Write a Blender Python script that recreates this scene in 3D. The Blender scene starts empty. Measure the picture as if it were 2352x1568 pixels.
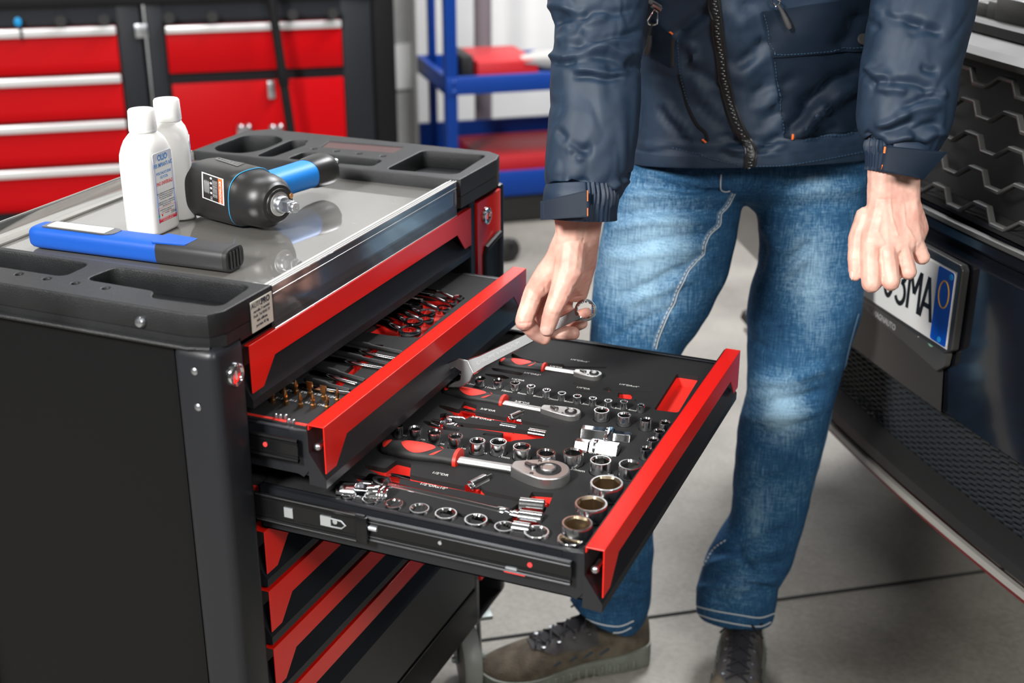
import bpy, bmesh, math, random
from mathutils import Vector, Matrix, noise
from mathutils.bvhtree import BVHTree
PI = math.pi
S = bpy.context.scene
C = S.collection
random.seed(7)
# ---------------------------------------------------------------- camera
CAM = Vector((0.7602, -1.0866, 1.3861))
YAW, PITCH, FPX = 1.96800852, 0.38310888, 3009.77
Fw = Vector((math.cos(YAW)*math.cos(PITCH), math.sin(YAW)*math.cos(PITCH), -math.sin(PITCH)))
Rt = Vector((math.sin(YAW), -math.cos(YAW), 0))
Up = Rt.cross(Fw)
cd = bpy.data.cameras.new('camera')
cam = bpy.data.objects.new('camera', cd); C.objects.link(cam)
cam.matrix_world = Matrix(((Rt.x, Up.x, -Fw.x, CAM.x), (Rt.y, Up.y, -Fw.y, CAM.y), (Rt.z, Up.z, -Fw.z, CAM.z), (0, 0, 0, 1)))
cd.sensor_width = 36.0
cd.lens = FPX*36/2352
cd.clip_start = 0.05
cd.dof.use_dof = True
cd.dof.focus_distance = 1.62
cd.dof.aperture_fstop = 4.2
S.camera = cam
# ---------------------------------------------------------------- world, lights, exposure
w = bpy.data.worlds.new('world'); S.world = w; w.use_nodes = True
w.node_tree.nodes['Background'].inputs[0].default_value = (0.82, 0.9, 1.0, 1)
w.node_tree.nodes['Background'].inputs[1].default_value = 0.10
def area(name, loc, target, sx, sy, power, color=(1, 1, 1)):
    l = bpy.data.lights.new(name, 'AREA'); l.shape = 'RECTANGLE'; l.size = sx; l.size_y = sy; l.energy = power; l.color = color
    o = bpy.data.objects.new(name, l); C.objects.link(o)
    o.location = loc
    d = Vector(target)-Vector(loc)
    o.rotation_euler = d.to_track_quat('-Z', 'Y').to_euler()
    return o
area('key_softbox', (-0.70, -2.95, 3.05), (0.2, 0.5, 0.6), 0.7, 0.7, 290, (1, 0.985, 0.96))
area('second_softbox', (2.70, -1.90, 2.70), (0.1, 0.4, 0.7), 1.0, 1.0, 95, (1, 0.985, 0.96))
area('overhead_fill', (0.1, 3.0, 3.45), (-0.2, 3.0, 0.0), 1.8, 0.8, 210, (0.98, 0.98, 1))  # unseen lamp added to brighten the floor behind the person
area('overhead_fill', (-0.6, 0.9, 3.45), (-1.9, 2.6, 0.4), 1.4, 0.5, 60, (0.98, 0.98, 1))  # unseen lamp added to brighten the red cabinet fronts
area('overhead_fill', (1.2, -0.4, 3.3), (0.9, 0.2, 0), 1.6, 0.5, 8, (0.95, 0.98, 1))  # weak unseen fill from overhead
S.view_settings.view_transform = 'Standard'
S.view_settings.look = 'None'
S.view_settings.exposure = -0.1
S.view_settings.gamma = 1.0
S.view_settings.use_curve_mapping = False
S.cycles.max_bounces = 8
S.cycles.caustics_reflective = False
S.cycles.caustics_refractive = False
S.cycles.sample_clamp_indirect = 6

# ---------------------------------------------------------------- pixel -> point on a known plane / at a known depth
def ray(u, v):
    return (Fw + Rt*((u-1176)/FPX) - Up*((v-784)/FPX))
def at(u, v, ax, val):
    d = ray(u, v)
    return CAM + d*((val-CAM[ax])/d[ax])
def dp(u, v, depth):
    return CAM + ray(u, v)*depth
# ---------------------------------------------------------------- materials
def principled(name):
    m = bpy.data.materials.new(name); m.use_nodes = True
    return m, m.node_tree, m.node_tree.nodes['Principled BSDF']
def mat(name, col, rough=0.5, metal=0.0, coat=0.0, bump=0.0, bscale=200, var=0.0, vscale=8, spec=None, trans=0.0, ior=None, sheen=0, aniso=0, emit=None, sss=0, vcol=None):
    m, nt, b = principled(name)
    I = b.inputs
    I['Base Color'].default_value = (*col, 1)
    I['Roughness'].default_value = rough
    I['Metallic'].default_value = metal
    I['Coat Weight'].default_value = coat
    I['Coat Roughness'].default_value = 0.08
    if spec is not None: I['Specular IOR Level'].default_value = spec
    if trans: I['Transmission Weight'].default_value = trans
    if ior: I['IOR'].default_value = ior
    if sheen: I['Sheen Weight'].default_value = sheen
    if sss:
        I['Subsurface Weight'].default_value = sss; I['Subsurface Radius'].default_value = (0.012, 0.005, 0.003); I['Subsurface Scale'].default_value = 0.6
    if emit: I['Emission Color'].default_value = (*emit[0], 1); I['Emission Strength'].default_value = emit[1]
    tc = nt.nodes.new('ShaderNodeTexCoord')
    if bump:
        n = nt.nodes.new('ShaderNodeTexNoise'); n.inputs['Scale'].default_value = bscale; n.inputs['Detail'].default_value = 3
        bp = nt.nodes.new('ShaderNodeBump'); bp.inputs['Strength'].default_value = bump; bp.inputs['Distance'].default_value = 0.002
        nt.links.new(tc.outputs['Object'], n.inputs['Vector'])
        nt.links.new(n.outputs['Fac'], bp.inputs['Height']); nt.links.new(bp.outputs['Normal'], I['Normal'])
    if var:
        n = nt.nodes.new('ShaderNodeTexNoise'); n.inputs['Scale'].default_value = vscale; n.inputs['Detail'].default_value = 6
        r = nt.nodes.new('ShaderNodeValToRGB')
        c2 = vcol or tuple(min(1, c*(1+var)+0.02*var) for c in col)
        c1 = tuple(c*(1-var) for c in col)
        r.color_ramp.elements[0].color = (*c1, 1); r.color_ramp.elements[1].color = (*c2, 1)
        r.color_ramp.elements[0].position = 0.3; r.color_ramp.elements[1].position = 0.7
        nt.links.new(tc.outputs['Object'], n.inputs['Vector']); nt.links.new(n.outputs['Fac'], r.inputs['Fac'])
        nt.links.new(r.outputs['Color'], I['Base Color'])
    return m
M = {}
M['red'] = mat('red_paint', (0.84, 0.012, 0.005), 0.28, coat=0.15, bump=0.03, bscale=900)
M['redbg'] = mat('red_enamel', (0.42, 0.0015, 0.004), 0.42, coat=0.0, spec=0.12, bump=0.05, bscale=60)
M['blk'] = mat('black_paint', (0.0062, 0.0062, 0.0066), 0.45, bump=0.08, bscale=1200, spec=0.16)
M['blkp'] = mat('black_plastic', (0.0110, 0.0118, 0.0130), 0.40, bump=0.35, bscale=900, var=0.25, vscale=14, spec=0.38)
M['gunmetal'] = mat('dark_enamel', (0.0135, 0.0145, 0.0175), 0.38, bump=0.08, bscale=900, spec=0.45)
M['steel'] = mat('zinc_steel', (0.55, 0.57, 0.6), 0.32, 1.0, bump=0.04, bscale=300)
M['chrome'] = mat('chrome', (0.82, 0.83, 0.84), 0.09, 1.0, bump=0.03, bscale=260)
M['satin'] = mat('satin_chrome', (0.74, 0.74, 0.72), 0.36, 1.0, bump=0.05, bscale=500)
M['brass'] = mat('bronze_inner', (0.42, 0.33, 0.22), 0.33, 1.0)
M['copper'] = mat('titanium_bit', (0.72, 0.36, 0.14), 0.28, 1.0)
M['foam'] = mat('black_foam', (0.018, 0.018, 0.0185), 0.78, bump=0.5, bscale=1500, spec=0.3)
M['redfoam'] = mat('red_foam', (0.86, 0.030, 0.018), 0.75, bump=0.3, bscale=1500)
M['white'] = mat('white_plastic', (0.82, 0.81, 0.78), 0.38, bump=0.05, bscale=120, sss=0.08)
M['ink'] = mat('white_print', (0.62, 0.62, 0.60), 0.6)
M['inkb'] = mat('dark_print', (0.02, 0.025, 0.05), 0.6)
M['acrylic'] = mat('clear_acrylic', (0.93, 0.95, 0.95), 0.06, trans=0.93, ior=1.49)
M['rub'] = mat('black_rubber', (0.012, 0.012, 0.012), 0.6, bump=0.1, bscale=600)
# ---------------------------------------------------------------- mesh helpers
class MB:
    def __init__(s): s.bm = bmesh.new()
    def _x(s, vs, mt):
        if mt is not None: bmesh.ops.transform(s.bm, matrix=mt, verts=vs)
        return vs
    def box(s, lo, hi, mt=None, bev=0, seg=2):
        x0, y0, z0 = lo; x1, y1, z1 = hi
        v = [s.bm.verts.new(p) for p in ((x0,y0,z0),(x1,y0,z0),(x1,y1,z0),(x0,y1,z0),(x0,y0,z1),(x1,y0,z1),(x1,y1,z1),(x0,y1,z1))]
        fs = [s.bm.faces.new([v[i] for i in f]) for f in ((3,2,1,0),(4,5,6,7),(0,1,5,4),(1,2,6,5),(2,3,7,6),(3,0,4,7))]
        if bev:
            es = list({e for f in fs for e in f.edges})
            r = bmesh.ops.bevel(s.bm, geom=es, offset=bev, segments=seg, profile=0.5, affect='EDGES', clamp_overlap=True)
            v = list({x for f in r['faces'] for x in f.verts} | {x for x in v if x.is_valid})
        s._x(v, mt); return s
    def lathe(s, prof, p0=(0,0,0), ax=(0,0,1), n=24, sx=1, sy=1, cap=True, up=None, power=2):
        z = Vector(ax).normalized(); p0 = Vector(p0)
        a = Vector(up) if up else (Vector((1,0,0)) if abs(z.x) < 0.9 else Vector((0,1,0)))
        x = (a - z*a.dot(z)).normalized(); y = z.cross(x)
        rings = []
        for r, h in prof:
            ring = []
            for i in range(n):
                t = 2*PI*i/n; c_, s_ = math.cos(t), math.sin(t)
                if power != 2:
                    k = (abs(c_)**power+abs(s_)**power)**(-1/power); c_ *= k; s_ *= k
                ring.append(s.bm.verts.new(p0 + x*(r*sx*c_) + y*(r*sy*s_) + z*h))
            rings.append(ring)
        for a_, b_ in zip(rings, rings[1:]):
            for i in range(n): s.bm.faces.new((a_[i], a_[(i+1)%n], b_[(i+1)%n], b_[i]))
        if cap:
            s.bm.faces.new(rings[0][::-1]); s.bm.faces.new(rings[-1])
        return s
    def cyl(s, a, b, r0, r1=None, n=20):
        a, b = Vector(a), Vector(b); r1 = r0 if r1 is None else r1
        return s.lathe([(r0, 0), (r1, (b-a).length)], a, b-a, n)
    def tube(s, pts, r, n=10, cap=True, flat=1.0, closed=False):
        pts = [Vector(p) for p in pts]; rings = []
        N = len(pts); rr = r if isinstance(r, (list, tuple)) else [r]*N
        prev = None
        for i, p in enumerate(pts):
            t = (pts[(i+1) % N]-pts[i-1]) if closed else (pts[min(i+1, N-1)]-pts[max(i-1, 0)])
            t.normalize()
            if prev is None:
                a = Vector((0,0,1)) if abs(t.z) < 0.9 else Vector((1,0,0))
            else: a = prev
            x = (a - t*a.dot(t)).normalized(); y = t.cross(x); prev = x
            rings.append([s.bm.verts.new(p + x*(rr[i]*flat*math.cos(2*PI*k/n)) + y*(rr[i]*math.sin(2*PI*k/n))) for k in range(n)])
        pr = list(zip(rings, rings[1:]))
        if closed: pr.append((rings[-1], rings[0]))
        for a_, b_ in pr:
            for i in range(n): s.bm.faces.new((a_[i], a_[(i+1)%n], b_[(i+1)%n], b_[i]))
        if cap and not closed:
            s.bm.faces.new(rings[0][::-1]); s.bm.faces.new(rings[-1])
        return s
    def prism(s, poly, z0, z1, mt=None):
        a = [s.bm.verts.new((x, y, z0)) for x, y in poly]; b = [s.bm.verts.new((x, y, z1)) for x, y in poly]
        n = len(poly)
        s.bm.faces.new(a[::-1]); s.bm.faces.new(b)
        for i in range(n): s.bm.faces.new((a[i], a[(i+1)%n], b[(i+1)%n], b[i]))
        s._x(a+b, mt); return s
    def hull(s, pts):
        vs = [s.bm.verts.new(p) for p in pts]
        bmesh.ops.convex_hull(s.bm, input=vs); return s
def mtx(o, x, y, z=None):
    x = Vector(x).normalized(); y = Vector(y).normalized()
    z = x.cross(y).normalized() if z is None else Vector(z)
    o = Vector(o)
    return Matrix(((x.x, y.x, z.x, o.x), (x.y, y.y, z.y, o.y), (x.z, y.z, z.z, o.z), (0, 0, 0, 1)))
def wm(o):
    m = o.matrix_basis.copy()
    while o.parent: o = o.parent; m = o.matrix_basis @ m
    return m
def fin(me, ang=38, smooth=True):
    if smooth:
        me.shade_smooth(); me.set_sharp_from_angle(angle=math.radians(ang))
def obj(name, b, m, parent=None, ang=38, bev=0, world=True, smooth=True, **kw):
    """one mesh object; with world=True the mesh is given in world coordinates and moved into its parent's frame"""
    bm = b.bm if isinstance(b, MB) else b
    if isinstance(bm, bpy.types.Mesh): me = bm
    else:
        bmesh.ops.recalc_face_normals(bm, faces=bm.faces)
        me = bpy.data.meshes.new(name); bm.to_mesh(me); bm.free()
    ms = m if isinstance(m, (list, tuple)) else [m]
    me.materials.clear()
    for x in ms: me.materials.append(x)
    o = bpy.data.objects.new(name, me); C.objects.link(o)
    if parent is not None:
        o.parent = parent
        if world: me.transform(wm(parent).inverted())
    fin(me, ang, smooth)
    if bev:
        md = o.modifiers.new('soft_edge', 'BEVEL'); md.width = bev; md.segments = 2; md.limit_method = 'ANGLE'; md.angle_limit = math.radians(35); md.harden_normals = True
    for k, v in kw.items(): o[k] = v
    return o
def thing(name, label, cat, loc=(0,0,0), rot=None, group=None):
    o = bpy.data.objects.new(name, None); C.objects.link(o); o.empty_display_size = 0.02
    o.location = loc
    if rot is not None: o.rotation_euler = rot
    o['label'] = label; o['category'] = cat
    if group: o['group'] = group
    return o
def tag(o, label, cat, group=None):
    o['label'] = label; o['category'] = cat
    if group: o['group'] = group
    return o
def struct(name, b, m, **k):
    o = obj(name, b, m, **k); o['kind'] = 'structure'; return o
def dup(root, label=None, group=None, mw=None):
    r = root.copy(); C.objects.link(r)
    if label: r['label'] = label
    if group: r['group'] = group
    if mw is not None: r.matrix_world = mw; r.matrix_basis = mw
    for ch in list(root.children):
        c = ch.copy(); C.objects.link(c); c.parent = r
        for g in ch.children:
            d = g.copy(); C.objects.link(d); d.parent = c
    return r
def conv(o):
    C.objects.link(o)
    me = bpy.data.meshes.new_from_object(o)
    C.objects.unlink(o); bpy.data.objects.remove(o)
    return me
def text_mesh(s, size, mt, depth=0.0002, squeeze=1.0, align='CENTER', bold=0):
    cu = bpy.data.curves.new('lettering', 'FONT'); cu.body = s; cu.size = size; cu.align_x = align; cu.align_y = 'CENTER'
    cu.extrude = depth; cu.resolution_u = 3; cu.offset = bold
    me = conv(bpy.data.objects.new('lettering', cu))
    me.transform(mt @ Matrix.Diagonal((squeeze, 1, 1, 1)))
    return me
def join_meshes(ms, name='joined'):
    bm = bmesh.new()
    for m in ms:
        if isinstance(m, MB):
            t = bpy.data.meshes.new('t'); m.bm.to_mesh(t); m = t
        bm.from_mesh(m)
    return bm
def slab(loops, z0, z1, name, bevel=0.0):
    """flat slab with holes: loops[0] outline, others holes, in xy"""
    cu = bpy.data.curves.new(name, 'CURVE'); cu.dimensions = '2D'; cu.fill_mode = 'BOTH'
    for lp in loops:
        sp = cu.splines.new('POLY'); sp.points.add(len(lp)-1); sp.use_cyclic_u = True
        for p, (x, y) in zip(sp.points, lp): p.co = (x, y, 0, 1)
    cu.extrude = (z1-z0)/2 - bevel; cu.bevel_depth = bevel; cu.bevel_resolution = 1
    if bevel: cu.offset = -bevel
    me = conv(bpy.data.objects.new(name, cu))
    me.transform(Matrix.Translation((0, 0, (z0+z1)/2)))
    return me
def rrect(x0, y0, x1, y1, r, n=5):
    P = []
    for cx, cy, a in ((x1-r, y1-r, 0), (x0+r, y1-r, 90), (x0+r, y0+r, 180), (x1-r, y0+r, 270)):
        for i in range(n+1):
            t = math.radians(a+90*i/n); P.append((cx+r*math.cos(t), cy+r*math.sin(t)))
    return P
def circ(x, y, r, n=20): return [(x+r*math.cos(2*PI*i/n), y+r*math.sin(2*PI*i/n)) for i in range(n)]
def rpoly(P, r, n=4):
    """polygon with rounded corners"""
    out = []; N = len(P)
    for i in range(N):
        a, b, c = Vector(P[i-1]), Vector(P[i]), Vector(P[(i+1) % N])
        u = (a-b); v = (c-b); k = min(r, u.length*0.45, v.length*0.45)
        p, q = b+u.normalized()*k, b+v.normalized()*k
        for j in range(n+1):
            t = j/n; out.append(tuple(p*(1-t)**2 + b*2*t*(1-t) + q*t*t))
    return out
# ================================================================ setting
def floor_mat():
    m, nt, b = principled('concrete_floor')
    N, L = nt.nodes, nt.links
    tc = N.new('ShaderNodeTexCoord')
    n1 = N.new('ShaderNodeTexNoise'); n1.inputs['Scale'].default_value = 1.6; n1.inputs['Detail'].default_value = 8; n1.inputs['Roughness'].default_value = 0.62
    n2 = N.new('ShaderNodeTexNoise'); n2.inputs['Scale'].default_value = 90; n2.inputs['Detail'].default_value = 4
    mx = N.new('ShaderNodeMix'); mx.data_type = 'FLOAT'; mx.inputs[0].default_value = 0.22
    L.new(tc.outputs['Object'], n1.inputs['Vector']); L.new(tc.outputs['Object'], n2.inputs['Vector'])
    L.new(n1.outputs['Fac'], mx.inputs[2]); L.new(n2.outputs['Fac'], mx.inputs[3])
    r = N.new('ShaderNodeValToRGB'); r.color_ramp.elements[0].position = 0.34; r.color_ramp.elements[1].position = 0.68
    r.color_ramp.elements[0].color = (0.135, 0.125, 0.108, 1); r.color_ramp.elements[1].color = (0.33, 0.312, 0.275, 1)
    L.new(mx.outputs[0], r.inputs['Fac']); L.new(r.outputs['Color'], b.inputs['Base Color'])
    b.inputs['Roughness'].default_value = 0.5
    bp = N.new('ShaderNodeBump'); bp.inputs['Strength'].default_value = 0.25; bp.inputs['Distance'].default_value = 0.003
    L.new(n2.outputs['Fac'], bp.inputs['Height']); L.new(bp.outputs['Normal'], b.inputs['Normal'])
    return m
M['floor'] = floor_mat()
M['wall'] = mat('white_wall', (0.72, 0.72, 0.70), 0.7, bump=0.1, bscale=40, var=0.05, vscale=3)
M['joint'] = mat('floor_joint', (0.03, 0.03, 0.03), 0.9)
# back wall direction: nearly parallel with the picture plane
WD = Vector((Rt.x, Rt.y, 0)); WN = Vector((-Fw.x, -Fw.y, 0)).normalized()
WD = (Matrix.Rotation(math.radians(-6), 3, 'Z') @ WD).normalized(); WN = (Matrix.Rotation(math.radians(-6), 3, 'Z') @ WN)
struct('floor', MB().box((-7, -3.5, -0.1), (5, 8, 0)), M['floor'], smooth=False)
struct('trim_1', MB().cyl(at(900, 1500, 2, 0.0), at(2352, 1300, 2, 0.0), 0.004, n=6), M['joint'])

# ================================================================ tool trolley
tr = thing('tool_trolley', 'black and red wheeled tool trolley with two drawers pulled open', 'tool trolley', (-0.22, 0.32, 0))
X0 = -0.446
# carcass
c = MB()
c.box((X0, -0.052, 0.146), (-0.058, -0.044, 0.868))                 # near side sheet, set back from the posts
c.box((X0, 0.688, 0.146), (-0.03, 0.695, 0.868))                    # far side sheet
c.box((X0, -0.05, 0.146), (X0+0.006, 0.69, 0.868))                  # back
c.box((X0, -0.05, 0.146), (-0.002, 0.69, 0.152))                    # bottom
c.box((X0, -0.05, 0.860), (-0.006, 0.69, 0.866))
c.box((-0.43, 0.578, 0.152), (-0.006, 0.584, 0.86))                 # inner wall beside the side locker
obj('carcass', c, M['blk'], tr, bev=0.0008)
p = MB()
p.box((-0.055, -0.062, 0.146), (0.0, -0.006, 0.874), bev=0.011, seg=3)
obj('corner_post', p, M['gunmetal'], tr)
p = MB(); p.box((X0-0.002, -0.062, 0.146), (X0+0.06, -0.03, 0.874), bev=0.011, seg=3); obj('corner_post', p, M['gunmetal'], tr)
p = MB(); p.box((-0.04, 0.573, 0.146), (-0.001, 0.591, 0.866), bev=0.003); p.box((-0.05, 0.679, 0.146), (0.0, 0.698, 0.866), bev=0.006); obj('corner_post', p, M['gunmetal'], tr)
p = MB(); p.box((-0.03, -0.008, 0.147), (-0.0005, 0.576, 0.214), bev=0.002); p.box((-0.03, -0.008, 0.212), (-0.006, 0.576, 0.220)); obj('plinth', p, M['blk'], tr)
p = MB(); p.box((-0.012, 0.592, 0.222), (0.0015, 0.6785, 0.861), bev=0.0015); lk = obj('locker_door', p, M['red'], tr)
q_ = MB()
q_.tube([(0.0025, 0.613, 0.60), (0.0025, 0.613, 0.775), (0.004, 0.617, 0.785), (0.008, 0.66, 0.797), (0.0025, 0.668, 0.79), (0.0025, 0.668, 0.60)], 0.0045, n=8)
q_.box((0.0012, 0.614, 0.6), (0.003, 0.667, 0.784))
obj('handle', q_, M['rub'], lk)
def lock(y, z, par, x=0.0):
    l = MB(); l.lathe([(0.0135, 0), (0.0135, 0.0015), (0.0125, 0.0045), (0.0105, 0.0055), (0.0098, 0.0055), (0.0095, 0.0035), (0.004, 0.0035)], (x, y, z), (1, 0, 0), 28)
    l.box((x+0.003, y-0.0012, z-0.005), (x+0.0045, y+0.0012, z+0.005))
    obj('key_lock', l, M['chrome'], par)
lock(0.621, 0.834, lk, 0.0015)
lock(-0.031, 0.838, tr, 0.0)
for (x, y, z) in ((-0.027, -0.062, 0.849), (-0.027, -0.062, 0.808)):
    s_ = MB(); s_.lathe([(0.0042, 0), (0.0042, 0.0006), (0.0025, 0.0018), (0.001, 0.002)], (x, y, z), (0, -1, 0), 14); obj('screw', s_, M['steel'], tr)
# ---------------- worktop frame
Pk = lambda u, v, z=0.91: tuple(at(u, v, 2, z)[:2])
Q1 = lambda x, y: Pk(x*.2806, 560+y*.2806)
Q5 = lambda x, y: Pk(420+x*.3231, 280+y*.3231)
nb = [(X0, -0.0575), (-0.034, -0.0575), (-0.012, -0.052), (-0.002, -0.036), (-0.001, 0.053), (X0, 0.043)]
pocketB = rpoly([(-0.196, 0.036), (-0.020, 0.041), (-0.014, -0.026), (-0.098, -0.031), (-0.106, -0.012), (-0.201, -0.010)], 0.012)
pocketA = rpoly([(-0.40, 0.033), (-0.231, 0.034), (-0.229, -0.012), (-0.40, -0.014)], 0.012)
holes = [circ(x, -0.0255, 0.0042, 14) for x in (-0.28, -0.241, -0.202, -0.161)]
t = slab([nb, pocketB, pocketA]+holes, 0.884, 0.9105, 'tray', 0.002)
bm = bmesh.new(); bm.from_mesh(t)
b2 = MB(); b2.bm.free(); b2.bm = bm
b2.prism(nb, 0.872, 0.8845)
b2.tube([(X0, -0.0595, 0.873), (-0.034, -0.0595, 0.873), (-0.011, -0.053, 0.873)], 0.003, n=8)
obj('moulded_tool_tray', b2, M['blkp'], tr, ang=30)
fb = [(X0, 0.530), (-0.012, 0.530), (0.002, 0.5345), (0.003, 0.660), (-0.004, 0.686), (-0.026, 0.7005), (X0+0.03, 0.7005), (X0, 0.672)]
pr = rpoly([(-0.122, 0.668), (-0.021, 0.676), (-0.015, 0.556), (-0.121, 0.545)], 0.012)
pm = rpoly([(-0.284, 0.588), (-0.150, 0.590), (-0.147, 0.552), (-0.286, 0.544)], 0.010)
ps = rpoly([(-0.343, 0.650), (-0.316, 0.655), (-0.314, 0.640), (-0.306, 0.630), (-0.312, 0.542), (-0.338, 0.540)], 0.010)
pc_ = rpoly([(-0.430, 0.65), (-0.375, 0.662), (-0.352, 0.64), (-0.350, 0.58), (-0.362, 0.545), (-0.405, 0.54), (-0.428, 0.56)], 0.018)
rr_ = [(-0.284, 0.664), (-0.160, 0.674), (-0.157, 0.636), (-0.276, 0.626)]
fh = [circ(x, 0.6115, 0.0042, 14) for x in (-0.28, -0.241, -0.202, -0.161)]
t = slab([fb, pr, pm, ps, pc_, rr_]+fh, 0.884, 0.9105, 'tray', 0.002)
bm = bmesh.new(); bm.from_mesh(t); b2 = MB(); b2.bm.free(); b2.bm = bm
b2.prism(fb, 0.868, 0.8845)
b2.prism([(a*1.0, b) for a, b in rr_], 0.8845, 0.9085)
obj('moulded_tool_tray', b2, M['blkp'], tr, ang=30)
p = MB(); p.prism(rr_, 0.9086, 0.9092); obj('tray_inlay', p, mat('maroon_inlay', (0.055, 0.012, 0.012), 0.35), tr)
s_ = MB(); s_.lathe([(0.0065, 0), (0.0062, 0.002), (0.0045, 0.0045), (0.001, 0.0055)], (-0.092, -0.0578, 0.893), (0, -1, 0), 18); obj('screw', s_, M['steel'], tr)
# mat and clear edge strips
def mat_top():
    m, nt, b = principled('grey_worktop')
    N, L = nt.nodes, nt.links
    b.inputs['Base Color'].default_value = (0.15, 0.145, 0.132, 1); b.inputs['Roughness'].default_value = 0.42
    b.inputs['Coat Weight'].default_value = 1.0; b.inputs['Coat Roughness'].default_value = 0.035; b.inputs['Coat IOR'].default_value = 3.4
    tc = N.new('ShaderNodeTexCoord'); n = N.new('ShaderNodeTexNoise'); n.inputs['Scale'].default_value = 700; n.inputs['Detail'].default_value = 2
    bp = N.new('ShaderNodeBump'); bp.inputs['Strength'].default_value = 0.06; bp.inputs['Distance'].default_value = 0.001
    L.new(tc.outputs['Object'], n.inputs['Vector']); L.new(n.outputs['Fac'], bp.inputs['Height']); L.new(bp.outputs['Normal'], b.inputs['Normal'])
    # fine scratches
    sc_ = N.new('ShaderNodeMapping'); sc_.inputs['Scale'].default_value = (12, 260, 12); sc_.inputs['Rotation'].default_value = (0, 0, 0.5)
    n2 = N.new('ShaderNodeTexNoise'); n2.inputs['Scale'].default_value = 3; n2.inputs['Detail'].default_value = 3
    r = N.new('ShaderNodeValToRGB'); r.color_ramp.elements[0].position = 0.69; r.color_ramp.elements[1].position = 0.74
    r.color_ramp.elements[0].color = (0.03, 0.03, 0.03, 1); r.color_ramp.elements[1].color = (0.28, 0.28, 0.28, 1)
    L.new(tc.outputs['Object'], sc_.inputs['Vector']); L.new(sc_.outputs['Vector'], n2.inputs['Vector']); L.new(n2.outputs['Fac'], r.inputs['Fac'])
    L.new(r.outputs['Color'], b.inputs['Coat Roughness'])
    return m
p = MB(); p.box((X0+0.008, 0.046, 0.868), (-0.0085, 0.532, 0.893)); obj('worktop_sheet', p, mat_top(), tr)
p = MB(); p.box((-0.0065, 0.0545, 0.857), (-0.002, 0.5285, 0.9080)); ce = obj('clear_edge_strip', p, M['acrylic'], tr)
M['glint'] = mat('pale_highlight', (0.62, 0.62, 0.60), 0.25, coat=1.0)
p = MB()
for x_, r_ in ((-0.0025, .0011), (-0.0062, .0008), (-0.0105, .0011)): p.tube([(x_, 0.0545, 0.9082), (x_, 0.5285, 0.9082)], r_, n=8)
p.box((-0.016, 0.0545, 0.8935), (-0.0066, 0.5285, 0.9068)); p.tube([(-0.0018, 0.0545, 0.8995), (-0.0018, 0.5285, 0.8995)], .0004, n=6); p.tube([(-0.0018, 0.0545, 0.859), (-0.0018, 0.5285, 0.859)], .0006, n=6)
obj('edge_highlight', p, M['glint'], ce)  # pale strips put the clear lip's bright edge highlight into geometry
p = MB(); p.box((-0.006, -0.006, 0.856), (-0.0082, 0.578, 0.872)); obj('top_rail', p, M['gunmetal'], tr)
p = MB(); p.box((X0-0.003, 0.043, 0.868), (X0+0.004, 0.532, 0.9095), bev=0.001); ce = obj('clear_edge_strip', p, M['acrylic'], tr); p = MB(); p.box((X0+0.0045, 0.046, 0.8931), (X0+0.034, 0.532, 0.8965), bev=0.0008); p.tube([(X0, .046, .9095), (X0, .53, .9095)], .0012, n=6); obj('edge_highlight', p, mat('dim_highlight', (0.26, 0.255, 0.235), 0.3, coat=1.0), ce)  # back lip gets its edge highlight as duller pale strips too
# sticker
M['paper'] = mat('cream_label', (0.66, 0.64, 0.55), 0.5)
stk = MB(); stk.box((-0.0005, 0.008, 0.870), (0.0004, 0.049, 0.9045)); stk = obj('maker_sticker', stk, M['paper'], tr)
TX = lambda y, z: mtx((0.0006, y, z), (0, 1, 0), (0, 0, 1), (1, 0, 0))
ms = [text_mesh('AUTO', 0.0085, TX(0.019, 0.8995), squeeze=0.9), text_mesh('PRO', 0.0095, TX(0.036, 0.8995), squeeze=0.9, bold=0.0003)]
rows = ['Via Dell Artigianato 12', 'Italia  Tel 0541 778', 'Made for workshop use', 'max load 45 kg']
for i, s in enumerate(['carrello 7 cassetti', 'Forli  Tel 0543 77', 'info officina', 'portata 45 kg']):
    ms.append(text_mesh(s, 0.0046, TX(0.0275, 0.8925-i*0.0055), squeeze=0.95))
obj('lettering', join_meshes(ms), M['inkb'], stk)
# ---------------- drawers
YN, YF = 0.0, 0.573
def handle_bm(zt, x, hh=0.056):
    b = MB(); bm = b.bm; th = 0.0015
    # face with the trapezoid cut-out, swept as a folded sheet: top flange + face
    fy = [(YN, zt), (YF, zt), (YF, zt-hh), (YF-0.022, zt-hh), (YF-0.047, zt-0.028), (YN+0.048, zt-0.028), (YN+0.022, zt-hh), (YN, zt-hh)]
    for xx, rev in ((x, False), (x-th, True)):
        pass
    vf = [bm.verts.new((x, y, z)) for y, z in fy]; vb = [bm.verts.new((x-th, y, z)) for y, z in fy]
    bm.faces.new(vf); bm.faces.new(vb[::-1])
    for i in range(8): bm.faces.new((vf[i], vf[(i+1)%8], vb[(i+1)%8], vb[i]))
    b.box((x-0.0205, YN, zt-th), (x-0.0002, YF, zt))
    b.box((x-0.0205, YN, zt-0.007), (x-0.019, YF, zt))
    return b
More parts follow.
